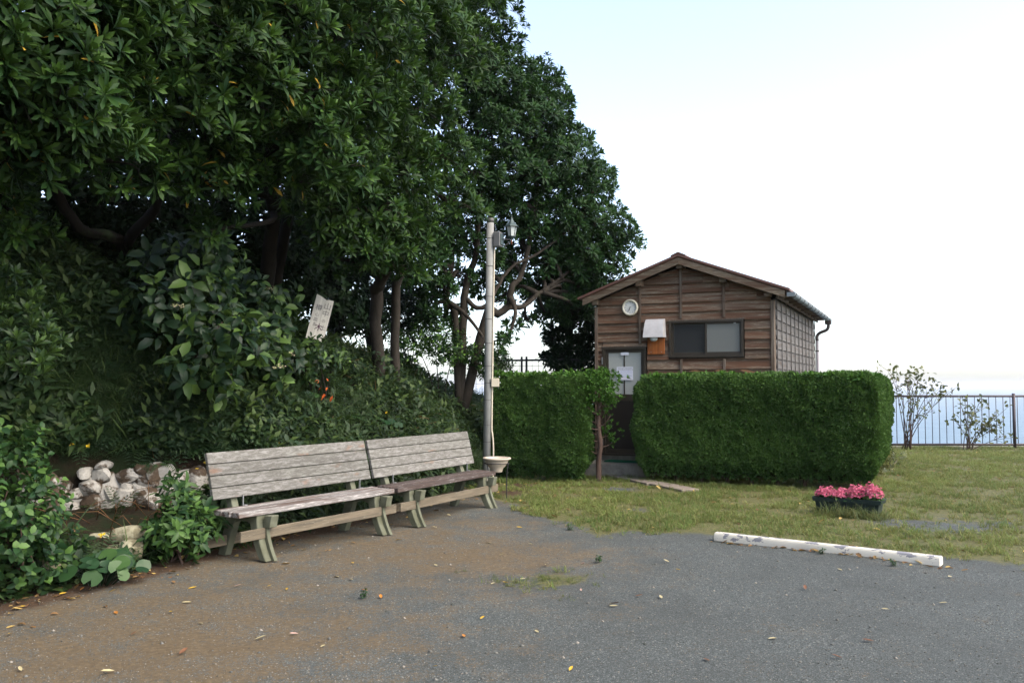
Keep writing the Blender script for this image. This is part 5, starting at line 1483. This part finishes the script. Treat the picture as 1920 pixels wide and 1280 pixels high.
bush('leafy_shrub', 'low leafy weed at the foot of the tilted board', 'shrub', SIGN_BUSH, sprig_l, 60, M['hydr'], M['bark_shaded'], scale=(.5, .8), flat=.9, nst=5)
# ferns
def frond(L, r, n=16):
    parts = []
    for k in range(n):
        q = (k + 1) / (n + 1); y = L * q; z = L * (.55 * q - .62 * q * q); w = L * .26 * math.sin(math.pi * min(1, .12 + q * .95)) ** .7
        for s in (-1, 1):
            v, t = leaf_tpl(w * r.uniform(.85, 1.1), L * .022, .2, .15, .45)
            v = rotz(v, -s * R(68)); v = v + np.array((0, y, z)); parts.append((v, t, r.random() * .5))
    return join_tpl(parts)
def fern(label, px, py, n, L):
    b = bank_hit(px, py); o = thing('fern', label, 'fern', b, 0, 'ferns on the bank'); r = random.Random(px)
    for k in range(n):
        tp = frond(L * r.uniform(.75, 1.1), r)
        a = R(-175 + 350 * (k + .5) / n) + r.uniform(-.2, .2)
        scatter_obj('frond', [scatter([tp], np.zeros((1, 3)), np.array([[.05, -.25, 1.]]), np.ones(1), np.array([a]))], M['fern'], o)
for lb_, px, py, n, L in (('large fern under the tilted board', 625, 690, 7, .55), ('fern right of the tilted board', 690, 715, 6, .5), ('fern below the red-orange leaves', 640, 780, 6, .5), ('fern at the left edge of the bank', 165, 770, 5, .35), ('fern behind the nearer bench', 560, 800, 7, .45),
                          ('bright fern above the left end of the nearer bench', 470, 800, 7, .42), ('fern low on the bank left of the bench', 380, 840, 6, .38), ('fern behind the farther bench', 770, 800, 6, .42), ('fern over the stone wall', 290, 870, 6, .32), ('fern beneath the nearer bench', 560, 965, 5, .3)):
    fern(lb_, px, py, n, L)

# red-orange sprig and yellow flower stalks
b = bank_hit(605, 735); o = thing('red_sprig', 'sprig of red-orange autumn leaves on the bank', 'sprig', b)
mb = MB(); pr = []
for k, (lx_, ly_, lz_) in enumerate(((597, 712, 1.25), (612, 709, .55), (603, 727, .6), (614, 726, .7), (611, 738, .95), (624, 742, 1.0), (606, 744, .6), (590, 708, .5))):
    e = at(lx_, ly_, b[1] - .6 + rng.uniform(-.04, .04)) - b
    PP = smooth_path([(0, 0, 0), e * .6 + np.array([0, 0, .05]), e], 3); mb.tube(PP, [.003] * len(PP), 4)
    v, t = leaf_tpl2(.085, .02, .3, .25)
    scatter_obj('leaf', [scatter([(v, t, np.full(len(v), .5 * rng.random()))], e[None], np.array([[.25, -.8, .6]]) + rng.normal(size=(1, 3)) * .35, np.array([lz_]), np.array([rng.uniform(2.2, 4.0)]))], M['redleaf'], o)
mb.build('stalks', M['bark_red'], o)
petal = []
for k in range(3):
    r = random.Random(700 + k); parts = []
    for j in range(8):
        v, t = leaf_tpl(.024, .006, .3, .1, .5); v = rotz(rotx(v, R(r.uniform(10, 40))), j * .785); parts.append((v, t, r.random()))
    petal.append(join_tpl(parts))
for k, (px, py) in enumerate(((546, 655), (558, 683), (578, 718), (164, 836), (135, 832), (385, 866), (372, 880), (935, 690), (880, 735), (860, 720), (765, 693), (782, 783), (520, 830), (190, 1003), (725, 775))):
    h = .25 if k != 13 else .16
    low = bank_hit(px, py + 22)
    e = at(px, py, low[1] - .12)
    o = thing('yellow_flower', ('yellow flower head on a thin stalk, ' + ('by the hydrangea, upper', 'by the hydrangea, middle', 'by the hydrangea, lower', 'above the stone wall, right', 'above the stone wall, left', 'at the left bench end, upper', 'at the left bench end, lower', 'right of the lamp post', 'left of the lamp post, lower', 'left of the lamp post, upper', 'under the twin trunks', 'behind the farther bench', 'above the nearer bench', 'by the low rocks', 'mid bank')[k]), 'flower', low, 0, 'yellow flowers on the bank')
    e = e - low
    mb = MB(); PP = smooth_path([(0, 0, -.03), e * .5 + np.array([.01, 0, .02]), e], 3); mb.tube(PP, [.003] * len(PP), 4); mb.build('stalk', M['weed'], o)
    N = 5
    scatter_obj('blooms', [scatter(petal, e + rng.normal(size=(N, 3)) * np.array([.012, .008, .009]), rng.normal(size=(N, 3)) * .4 + np.array([0, -.6, .8]), rng.uniform(.5, .85, N))], M['yellow'], o)

# ground cover: uncountable weeds over the bank
def weed_tpl(r, kind):
    parts = []
    if kind == 0:      # lobed mugwort-like tuft
        for k in range(12):
            v, t = leaf_tpl(.085 * r.uniform(.6, 1.2), .014, .2, .2, .5); v = rotz(rotx(v, R(r.uniform(5, 70))), k * 2.4 + r.uniform(-.4, .4)); v[:, 2] += r.uniform(0, .14); parts.append((v, t, r.random() ** 2))
    if kind == 1:      # small ovate leaves
        for k in range(9):
            v, t = leaf_tpl2(.06 * r.uniform(.6, 1.2), .021, .25, .2); v = rotz(rotx(v, R(r.uniform(-5, 50))), k * 2.4); v += np.array((r.uniform(-.06, .06), r.uniform(-.06, .06), r.uniform(.02, .13))); parts.append((v, t, r.random() ** 3))
    if kind == 2:      # grass tuft
        for k in range(10):
            L = .22 * r.uniform(.5, 1.2); w = .004; a = R(r.uniform(40, 85))
            v = np.array([(-w, 0, 0), (w, 0, 0), (w * .8, .55 * L, 0), (-w * .8, .55 * L, 0), (0, L, -.25 * L)]); t = np.array([(0, 1, 2), (0, 2, 3), (3, 2, 4)])
            v = rotz(rotx(v, a), r.random() * 6.28); parts.append((v, t, r.random()))
    if kind == 3:      # little fern
        for k in range(4):
            V, T_, Y_ = frond(.24 * r.uniform(.7, 1.1), r, 8); parts.append((rotz(rotx(V, R(r.uniform(10, 45))), k * 1.57 + r.uniform(-.4, .4)), T_, .3 * r.random()))
    if kind == 4:      # ivy-like mat
        for k in range(7):
            v, t = disc_leaf(.028 * r.uniform(.7, 1.3), .1); v = rotz(rotx(v, R(r.uniform(-20, 50))), r.random() * 6.28); v += np.array((r.uniform(-.09, .09), r.uniform(-.09, .09), r.uniform(.02, .12))); parts.append((v, t, r.random() ** 3))
    return join_tpl(parts)
wts = [weed_tpl(random.Random(800 + k), (0, 1, 4, 0, 1, 3, 2, 0, 4, 3, 1, 2)[k]) for k in range(12)]
N = 52000
x = rng.uniform(-7.5, .9, N); y = rng.uniform(5.0, 19.0, N)
t_, _c = foot_t(x, y)
cover = fbm(x * .9, y * .9, 71, 4)
tw_ = (y - (9.10 + (x + 4.22) * .38)) / 1.07
shelf_bare = ((x < -3.05) & (x > -5.6) & (tw_ < .07) & (tw_ > -1.9) & (t_ > .1)) * 1.0
scar = np.exp(-(((x + 4.35) / .5) ** 2 + ((y - 9.6) / .5) ** 2))
under = np.exp(-(((x + 1.15) / .8) ** 2 + ((y - 12.2) / .6) ** 2))
k_ = (t_ > -.04) & (t_ < 4.6) & (rng.random(N) < sstep(cover, .20, .36) * (1 - .992 * shelf_bare) * (1 - .8 * scar) * (1 - .75 * under * (t_ < .7)) * np.where(t_ > 3.2, .5, 1))
xa = rng.uniform(-6.0, -2.9, 5200); ya = 9.10 + (xa + 4.22) * .38 + rng.uniform(.06, 1.0, 5200)
x, y = np.concatenate([x[k_], xa]), np.concatenate([y[k_], ya]); z = bank_z(x, y); N = len(x)
e_ = .05
nrm = np.stack([-(bank_z(x + e_, y) - z) / e_, -(bank_z(x, y + e_) - z) / e_, np.ones(N)], 1) * .6 + np.array([0, -.1, .9]) + rng.normal(size=(N, 3)) * .2
rn = np.clip(fbm(x * 1.7, y * 1.7, 88, 3) * 1.3 - .15 + rng.normal(size=N) * .2, 0, 1)
pos_ = np.stack([x, y, z - .01], 1); scl = rng.uniform(.7, 1.7, N) * (.75 + .5 * fbm(x * 2.3, y * 2.3, 93, 2))
kindw = np.stack([fbm(x * 1.6 + 7 * q, y * 1.6 - 3 * q, 400 + q, 3) + rng.random(N) * .22 + (.05, .02, -.03, .03, .0)[q] for q in range(5)], 1).argmax(1)
KT = [[w_ for w_, kk in zip(wts, (0, 1, 4, 0, 1, 3, 2, 0, 4, 3, 1, 2)) if kk == q] for q in range(5)]
gparts = [place(KT[q], pos_[kindw == q], nrm[kindw == q], scl[kindw == q] * (1, 1, 1, 1.25, 1.25)[q], rnd=rn[kindw == q]) for q in range(5) if (kindw == q).any()]
nt_ = 9000
xt = rng.uniform(-6.5, .2, nt_); yt = rng.uniform(6.5, 17.5, nt_); tt_, _c = foot_t(xt, yt); twt = (yt - (9.10 + (xt + 4.22) * .38)) / 1.07
cl = fbm(xt * 1.9, yt * 1.9, 171, 3)
kt = (tt_ > .15) & (tt_ < 3.6) & (cl > .52) & ~((xt < -3.05) & (xt > -5.6) & (twt < .1) & (twt > -1.9))
xt, yt, cl = xt[kt], yt[kt], cl[kt]; nt_ = len(xt)
zt = bank_z(xt, yt) + rng.random(nt_) * np.clip((cl - .5) * 3.2, 0, .42)
kk_ = (fbm(xt * 1.1 + 5, yt * 1.1, 181, 2) * 5).astype(int).clip(0, 4)
for q in range(5):
    m_ = kk_ == q
    if m_.any(): gparts.append(place(KT[(0, 3, 2, 3, 1)[q]], np.stack([xt, yt, zt], 1)[m_], rng.normal(size=(int(m_.sum()), 3)) * .35 + np.array([.1, -.35, .9]), rng.uniform(.7, 1.6, int(m_.sum()))))
gc = stuff(instanced_obj('ground_cover', gparts, M['weed_i']), 'mixed green weeds and ferns covering the bank')
gc['category'] = 'weeds'
mb = MB()
for k in range(420):
    xx = rng.uniform(-6, -.3); yy = rng.uniform(7, 16.5); t1, _c = foot_t(np.array(xx), np.array(yy))
    if not .2 < float(t1) < 3.4: continue
    zz = float(bank_z(np.array(xx), np.array(yy))); e = np.array([rng.normal() * .22, -abs(rng.normal()) * .2, rng.uniform(.05, .32)])
    p0 = np.array([xx, yy, zz]); mb.tube([p0, p0 + e * .55 + np.array([0, 0, .07]), p0 + e], [.0035, .003, .002], 4, a=.9)
ds = stuff(mb.build('dead_stems', M['litter']), 'thin dry dead stems tangled in the bank weeds'); ds['category'] = 'dead stems'

# ------------------------------------------------------------------ dry-stone wall, rocks
def stone_mesh(r, sx, sy, sz, n=26):
    bm = bmesh.new()
    for k in range(n):
        d_ = sphere_dirs(1)[0]; p = np.sign(d_) * np.abs(d_) ** .72
        bm.verts.new(Vector((p[0] * sx, p[1] * sy, p[2] * sz)) * r.uniform(.78, 1.0))
    bmesh.ops.convex_hull(bm, input=bm.verts[:])
    loose = [v for v in bm.verts if not v.link_faces]; bmesh.ops.delete(bm, geom=loose, context='VERTS')
    bmesh.ops.recalc_face_normals(bm, faces=bm.faces[:])
    if n < 26: bmesh.ops.subdivide_edges(bm, edges=bm.edges[:], cuts=1, smooth=.25, fractal=.35 * sz, seed=r.randint(0, 999))
    return bm
sw = thing('dry_stone_wall', 'low dry-stone wall of lichen-spotted stones behind the left bench end', 'stone wall', (-3.9, 9.1, .25))
r9 = random.Random(9)
SW_ST = [(112, 912, 18, 22), (136, 935, 20, 20), (155, 889, 16, 16), (188, 893, 28, 22), (165, 915, 30, 22), (188, 930, 46, 56), (142, 926, 22, 16), (206, 926, 14, 34), (237, 893, 28, 18), (236, 913, 20, 24), (230, 935, 26, 32), (262, 930, 52, 52), (274, 900, 36, 30), (306, 887, 24, 26), (288, 893, 26, 34), (310, 920, 44, 40), (338, 900, 30, 26), (345, 930, 40, 40), (365, 905, 30, 40), (378, 935, 34, 40), (126, 955, 30, 26), (95, 940, 34, 40), (78, 905, 34, 26), (262, 880, 20, 16), (190, 872, 16, 12), (170, 945, 30, 34), (215, 960, 40, 22), (320, 955, 44, 26), (60, 930, 44, 40), (48, 895, 36, 28)]
for (px, py, w, h) in SW_ST:
    D = 9.0 + (px - 190) / 190 * .35
    c = at(px, py, D); k = D / FPX
    c[2] = max(c[2], .28)
    bm_obj('stone', stone_mesh(r9, w * k * .86, .13 + .03 * r9.random(), h * k * .84, 22), M['stone'], sw, tuple(c + np.array([0, .06, 0]) - np.array(sw.location)), (0, r9.uniform(-.3, .3), r9.uniform(-.4, .2)))
for k, (lb_, px, py, D, sx, sy, sz) in enumerate((('long mossy pale rock beside the round-leaved clump, right of two', 240, 1003, 7.75, .17, .11, .085), ('flat mossy pale rock beside the round-leaved clump, left of two', 190, 1010, 7.7, .13, .10, .06), ('dull brown rock sunk below the two pale rocks', 245, 1030, 7.65, .14, .1, .09), ('dark squat rock among the shrub stems at left', 95, 1060, 7.0, .12, .09, .09), ('brown rock half buried under the pale rocks', 215, 1035, 7.6, .10, .08, .07))):
    c = at(px, py, D); bm = stone_mesh(random.Random(k + 60), sx, sy, sz, 40)
    bmesh.ops.subdivide_edges(bm, edges=bm.edges[:], cuts=1, smooth=.4)
    tag(bm_obj('rock', bm, M['rock'], None, tuple(c), (0, R(-8 if k == 0 else 4), R(15)), True), lb_, 'rock', 'rocks edging the shelf')
# pieces of rubble visible under the farther bench's bank
for k, (px, py) in enumerate(((893, 845), (900, 880), (885, 862))):
    c = bank_hit(px, py); bm = stone_mesh(random.Random(k + 90), .14, .1, .16, 30)
    tag(bm_obj('rock', bm, M['rock'], None, tuple(c), (0, 0, k)), ('mossy rock in the bank left of the lamp post, top of three', 'mossy rock in the bank left of the lamp post, bottom of three', 'mossy rock in the bank left of the lamp post, middle of three')[k], 'rock', 'rocks by the lamp post')

# ------------------------------------------------------------------ lawn, tufts, litter
def tuft_tpl(r, n, L, w, spread, droop=.3):
    parts = []
    for k in range(n):
        l_ = L * r.uniform(.5, 1.15); ww = w * r.uniform(.7, 1.2)
        v = np.array([(-ww, 0, 0), (ww, 0, 0), (ww * .8, .55 * l_, 0), (-ww * .8, .55 * l_, 0), (0, l_, -droop * l_)]); t = np.array([(0, 1, 2), (0, 2, 3), (3, 2, 4)])
        v = rotz(rotx(v, R(r.uniform(30, 85))), r.random() * 6.283) + np.array((r.uniform(-spread, spread), r.uniform(-spread, spread), 0)); parts.append((v, t, r.random() ** 2.6))
    return join_tpl(parts)
tufts = [tuft_tpl(random.Random(900 + k), 9, .055, .0026, .04) for k in range(8)]
N = 95000
x = rng.uniform(-1.2, 13.5, N); y = rng.uniform(6.6, 22.3, N)
lm_ = lawn_mask(x, y)
dens_ = np.clip(1.5 - (y - 8) * .055, .45, 1)
patch = fbm(x * 2.6, y * 2.6, 101, 4)
k_ = (rng.random(N) < lm_ ** 1.5 * dens_ * (.10 + .90 * sstep(patch, .36, .58))) & (np.abs(x) < y * .66 + .4)
x, y = x[k_], y[k_]; N = len(x)
rn = np.clip((fbm(x * .9, y * .9, 111, 3) - .5) * 2.4 + .5 + rng.normal(size=N) * .15, 0, 1)
dry = np.clip((fbm(x * 1.6 + 9, y * 1.6, 121, 3) - .35) * 1.6, 0, 1)
lawn_a = place(tufts, np.stack([x, y, ground_z(x, y) - .004], 1), rng.normal(size=(N, 3)) * .18 + np.array([0, 0, 1]), rng.uniform(.6, 1.35, N), rnd=rn)
tall = [tuft_tpl(random.Random(960 + k), 12, .085, .0026, .03, .35) for k in range(6)]
xt = rng.uniform(-.8, 11, 9000); yt = rng.uniform(7, 21, 9000)
kt = (rng.random(9000) < lawn_mask(xt, yt) * sstep(fbm(xt * 3.1, yt * 3.1, 151, 3), .5, .62)) & (np.abs(xt) < yt * .66 + .4)
xt, yt = xt[kt], yt[kt]
tp_ = place(tall, np.stack([xt, yt, ground_z(xt, yt) - .004], 1), rng.normal(size=(len(xt), 3)) * .2 + np.array([0, 0, 1]), rng.uniform(.6, 1.25, len(xt)), rnd=rng.random(len(xt)) * .5)
g = stuff(instanced_obj('lawn_grass', [lawn_a, tp_], M['grass_i']), 'short patchy green and straw-coloured lawn grass'); g['category'] = 'grass'
# clumps of longer grass: under the planter, by the hedge foot
longt = [tuft_tpl(random.Random(930 + k), 14, .20, .0028, .05, .45) for k in range(5)]
def grass_clump(label, pts, n, spread, sc):
    b = np.array([*np.mean(pts, 0), 0]); o_ = []
    for p in pts:
        q = np.stack([rng.normal(size=n) * spread + p[0], rng.normal(size=n) * spread * .7 + p[1], np.zeros(n)], 1); o_.append(q)
    P = np.concatenate(o_); P[:, 2] = ground_z(P[:, 0], P[:, 1]) - .005
    ob = scatter_obj('grass_clump', [scatter(longt, P - b, rng.normal(size=(len(P), 3)) * .25 + np.array([0, -.1, 1]), rng.uniform(.5, 1.1, len(P)) * sc)], M['longgrass'])
    ob.location = b; tag(ob, label, 'grass clump', 'taller grass clumps'); return ob
mid = (FA + FB) / 2; dd = (FB - FA) / FL; nn = np.array([dd[1], -dd[0]])
grass_clump('taller grass clump in front of the green trough planter', [mid + nn * .26 + dd * q for q in (-.1, .0, .1, .22, .36)], 22, .10, 1.0)
grass_clump('taller grass fringe along the foot of the left hedge', [np.array([-.2, 14.6]), np.array([.3, 14.35]), np.array([.8, 14.1]), np.array([1.2, 13.9]), np.array([1.45, 14.0])], 16, .16, .55)
grass_clump('taller grass fringe along the foot of the long hedge', [c0 + hd * u_ - hn * .10 for u_ in np.arange(.4, 3.8, .3)], 14, .14, .55)
grass_clump('grass tuft poking above the left hedge', [np.array([1.02, 15.3]), np.array([1.1, 15.35])], 5, .05, 1.7).location.z = 1.62
gpt = [np.array([.27 + rng.normal() * .26, 7.25 + rng.normal() * .2]) for _ in range(26)]
grass_clump('ragged low grass patch growing in the open gravel', gpt, 7, .05, .26)
# small green weeds on the gravel
for k, (px, py) in enumerate(((1122, 1054), (683, 1120), (1068, 995), (1540, 1040), (1675, 1062))):
    b = gp(px, py); n_ = 5
    q = np.stack([rng.normal(size=n_) * .012, rng.normal(size=n_) * .008, np.zeros(n_)], 1)
    ob = scatter_obj('weed_tuft', [scatter(wts[:2] + wts[3:5], q, rng.normal(size=(n_, 3)) * .3 + np.array([0, 0, 1]), rng.uniform(.25, .5, n_))], M['fern']); ob.location = b
    tag(ob, 'small green weed tuft ' + ('just right of the grass patch', 'alone on the brown dirt below the nearer bench', 'at the gravel edge below the lawn', 'by the middle of the wheel stop', 'by the right part of the wheel stop')[k], 'weed', 'weed tufts on the gravel')

# leaf litter along the bank foot and below the benches
lt = []
for k in range(5):
    r = random.Random(950 + k); v, t = leaf_tpl2(.075 * r.uniform(.7, 1.2), .018 * r.uniform(.8, 1.3), r.uniform(.1, .6), r.uniform(-.2, .3)); lt.append((v, t, np.full(len(v), r.random())))
lt = [(v, t, np.full(len(v), y_)) for (v, t, _) in lt for y_ in (.0, .1, .25, .9)]
N = 5200
x = rng.uniform(-5, 1.5, N); y = rng.uniform(5, 15, N); t_, _c = foot_t(x, y)
k_ = (t_ > -1.1) & (t_ < .9) & (rng.random(N) < np.exp(-np.abs(t_ + .12) * 3.0) * (.3 + fbm(x * 2, y * 2, 131, 3)))
x, y = x[k_], y[k_]
x2 = rng.uniform(-.5, 11, 2600); y2 = rng.uniform(8, 21, 2600); k2 = (rng.random(2600) < lawn_mask(x2, y2) * .42 * (1 + (np.abs(y2 - 21) < .8) * 3)); x = np.concatenate([x, x2[k2]]); y = np.concatenate([y, y2[k2]])
x3 = np.linspace(2.1, 3.8, 60) + rng.normal(size=60) * .05; y3 = 9.0 - (x3 - 2.1) * .753 + rng.normal(size=60) * .04 - .03; x = np.concatenate([x, x3]); y = np.concatenate([y, y3])
N = len(x); z = np.maximum(ground_z(x, y), bank_z(x, y)) + .006
li = stuff(scatter_obj('leaf_litter', [scatter(lt, np.stack([x, y, z], 1), rng.normal(size=(N, 3)) * .22 + np.array([0, 0, 1]), rng.uniform(.6, 1.25, N))], M['litter']), 'brown fallen leaves littering the bank foot and lawn'); li['category'] = 'leaf litter'
# single fallen leaves on the gravel
leaf_meshes = {}
fallen_list = []
def fallen(px, py, kind, L=.066):
    if kind not in leaf_meshes:
        v, t = leaf_tpl2(L, L * .2, .35, -.12); v[:, 2] += .004; me = mesh_np('fallen_leaf', v, t); me.materials.append(M[kind]); leaf_meshes[kind] = me
    b = gp(px, py, .004); o = link('fallen_leaf', leaf_meshes[kind], None, None, (b[0], b[1], float(ground_z(b[0], b[1])) + .007), (random.uniform(-.2, .2), random.uniform(-.25, .25), random.uniform(0, 6.28)))
    s_ = random.uniform(.75, 1.25); o.scale = (s_, s_, s_)
    c_ = {'leaf_yellow': 'bright yellow', 'leaf_pale': 'pale straw-coloured', 'leaf_brown': 'dark brown', 'leaf_orange': 'orange', 'leaf_pink': 'dusty pink-grey'}[kind]
    zone = ('on the gravel at the lower left corner' if px < 420 and py > 1150 else 'on the gravel in front of the left shrubs' if px < 420 else 'on the gravel along the nearer bench' if px < 740 and py < 1110 else 'on the gravel below the nearer bench' if px < 860
            else 'on the gravel before the farther bench' if py < 1050 and px < 1010 else 'around the grass patch in the gravel' if px < 1115 and py < 1150 else 'on the open gravel right of the grass patch' if px < 1480 and py < 1180 else 'on the gravel at the bottom centre' if px < 1480 else 'on the gravel in front of the wheel stop')
    fallen_list.append((c_, zone, px, o))
ORD = ['leftmost', 'second from left', 'third from left', 'fourth from left', 'fifth from left', 'sixth from left', 'seventh from left']
for (px, py, k_) in ((40, 1260, 'p'), (215, 1257, 'p'), (370, 1167, 'p'), (477, 1197, 'p'), (610, 1208, 'p'), (810, 1250, 'y'), (500, 1100, 'y'), (325, 1145, 'y'), (215, 1145, 'o'), (20, 1187, 'y'), (438, 1098, 'k'), (538, 1105, 'y'), (370, 1098, 'y'), (635, 1080, 'p'), (655, 1083, 'p'), (910, 1017, 'p'), (935, 1040, 'p'), (985, 1083, 'p'), (920, 1094, 'p'), (955, 1091, 'y'), (1090, 1110, 'k'), (1190, 1120, 'b'), (1143, 1134, 'b'), (1142, 1138, 'p'), (1255, 1056, 'p'), (1025, 1058, 'p'), (1098, 1053, 'k'), (1277, 1070, 'y'), (1240, 1124, 'p'), (900, 1162, 'y'), (870, 1195, 'o'), (1652, 1143, 'p'), (1570, 1068, 'p'), (1785, 1083, 'p'), (980, 990, 'y'), (1000, 1022, 'p'), (335, 1228, 'b'), (245, 1190, 'b'), (715, 1122, 'o'), (690, 1106, 'o'), (560, 1186, 'k'), (1067, 1258, 'y'), (50, 1135, 'y'), (75, 1128, 'p'), (125, 1112, 'y'), (150, 1108, 'o'), (340, 1130, 'p'), (755, 1010, 'y'), (600, 1035, 'y'), (575, 1027, 'p'), (660, 1052, 'y'), (820, 990, 'p'), (845, 968, 'p'), (1140, 1135, 'p'), (820, 1060, 'p'), (1010, 1185, 'p'), (1580, 1235, 'b'), (1640, 1205, 'b'), (1510, 1106, 'b'), (1760, 1132, 'p'), (1440, 1200, 'p'), (1330, 1240, 'b')):
    fallen(px, py, {'p': 'leaf_pale', 'y': 'leaf_yellow', 'b': 'leaf_brown', 'o': 'leaf_orange', 'k': 'leaf_pink'}[k_])
for c_, zone in sorted({(a, b) for a, b, _, _ in fallen_list}):
    g_ = sorted([q for q in fallen_list if q[0] == c_ and q[1] == zone], key=lambda q: q[2])
    for k, q in enumerate(g_):
        tag(q[3], c_ + ' fallen leaf ' + zone + ('' if len(g_) == 1 else ', ' + ORD[k]), 'fallen leaf', 'fallen leaves on the gravel')
# loose stones of the gravel
pb = []
for k in range(4):
    r = random.Random(980 + k)
    v = np.array([(1, 0, 0), (0, 1, 0), (-1, 0, 0), (0, -1, 0), (0, 0, .7), (.0, 0, -.6)], float) * np.array([[r.uniform(.7, 1.2)] for _ in range(6)])
    t = np.array([(0, 1, 4), (1, 2, 4), (2, 3, 4), (3, 0, 4), (1, 0, 5), (2, 1, 5), (3, 2, 5), (0, 3, 5)]); pb.append((v, t, np.full(6, (0, 0, .15, .9)[k])))
N = 30000
y = 3.6 + 9.5 * rng.random(N) ** 1.25; x = (rng.random(N) - .5) * 2 * (y * .62 + .2)
k_ = (lawn_mask(x, y) < .25) & (foot_t(x, y)[0] < -.05) & (rng.random(N) < .35 + fbm(x * 1.5, y * 1.5, 141, 3))
x, y = x[k_], y[k_]; N = len(x); sc_p = .0035 + .0045 * rng.random(N) ** 3 + .010 * (rng.random(N) < .010)
pe = stuff(scatter_obj('gravel_stones', [scatter(pb, np.stack([x, y, ground_z(x, y) + .001], 1), np.tile([[0, 0, 1.]], (N, 1)), sc_p)], M['pebble']), 'loose gravel stones on the parking ground'); pe['category'] = 'gravel'

# ------------------------------------------------------------------ thin shrubs at the railing
big_t = [(*leaf_tpl2(.12, .04, .3, .25), np.full(8, y_)) for y_ in (0, .1, .3, .7)]
def thin_shrub(label, px, tips, nleaf, rad):
    b = gp(px, 836); b = at(px, 836, 21.4); b[2] = -.02
    o = thing('thin_shrub', label, 'shrub', b, 0, 'thin shrubs at the railing'); mb = MB(); P = []
    for k, (tx, ty) in enumerate(tips):
        e = at(tx, ty, 21.4 + rng.uniform(-.25, .25)) - b
        s_ = np.array([rng.uniform(-.12, .12), rng.uniform(-.05, .05), 0])
        Q_ = smooth_path([s_, s_ * .6 + e * np.array([.35, .4, .5]) + rng.normal(size=3) * .03, e], 4); mb.tube(Q_, np.linspace(.012, .004, len(Q_)), 5, .2)
        for j in range(3):
            f = Q_[len(Q_) * 2 // 3 + j % 2]; e2 = e + np.array([rng.normal() * .16, rng.normal() * .1, rng.normal() * .12 - .05]); mb.tube([f, (f + e2) / 2 + rng.normal(size=3) * .02, e2], [.005, .004, .003], 4); P.append(e2 + rng.normal(size=(3, 3)) * .05)
        P.append(e + rng.normal(size=(nleaf, 3)) * np.array([rad, rad, rad * .8])); P.append(Q_[len(Q_) // 2:] + rng.normal(size=(len(Q_) - len(Q_) // 2, 3)) * .05)
    P = np.concatenate(P); N = len(P)
    mb.build('stems', M['bark_red'], o)
    scatter_obj('leaves', [scatter(big_t, P, rng.normal(size=(N, 3)) * .6 + np.array([0, -.3, .6]), rng.uniform(.5, 1.1, N))], M['shrub'], o)
thin_shrub('taller thin-stemmed shrub with leafy tops leaning on the railing', 1698, [(1668, 692), (1675, 700), (1700, 700), (1703, 712), (1722, 690), (1722, 708), (1735, 720), (1752, 715), (1765, 728), (1718, 725), (1740, 765), (1690, 735), (1775, 735), (1715, 740)], 7, .09)
thin_shrub('lower thin shrub in front of the railing, right of the taller one', 1815, [(1800, 752), (1825, 765), (1838, 752), (1810, 775), (1850, 790), (1830, 785), (1865, 780), (1870, 800), (1795, 790), (1845, 800), (1860, 795), (1886, 815)], 8, .09)

# ------------------------------------------------------------------ sea haze
hz = NT('sea_haze'); hz.t.nodes.remove(hz.b)
pv_ = hz.n('ShaderNodeVolumePrincipled'); pv_.inputs['Color'].default_value = (.93, .95, 1.0, 1); pv_.inputs['Density'].default_value = 0.00016; pv_.inputs['Anisotropy'].default_value = 0.0
hz.l(pv_.outputs[0], hz.out.inputs['Volume'])
bm = bmesh.new(); add_box(bm, -95000, 95000, -40, 95000, SEA_Z - 8, 16)
haze = stuff(bm_obj('haze', bm, hz.m), 'thin pale haze over the sea'); haze['category'] = 'haze'
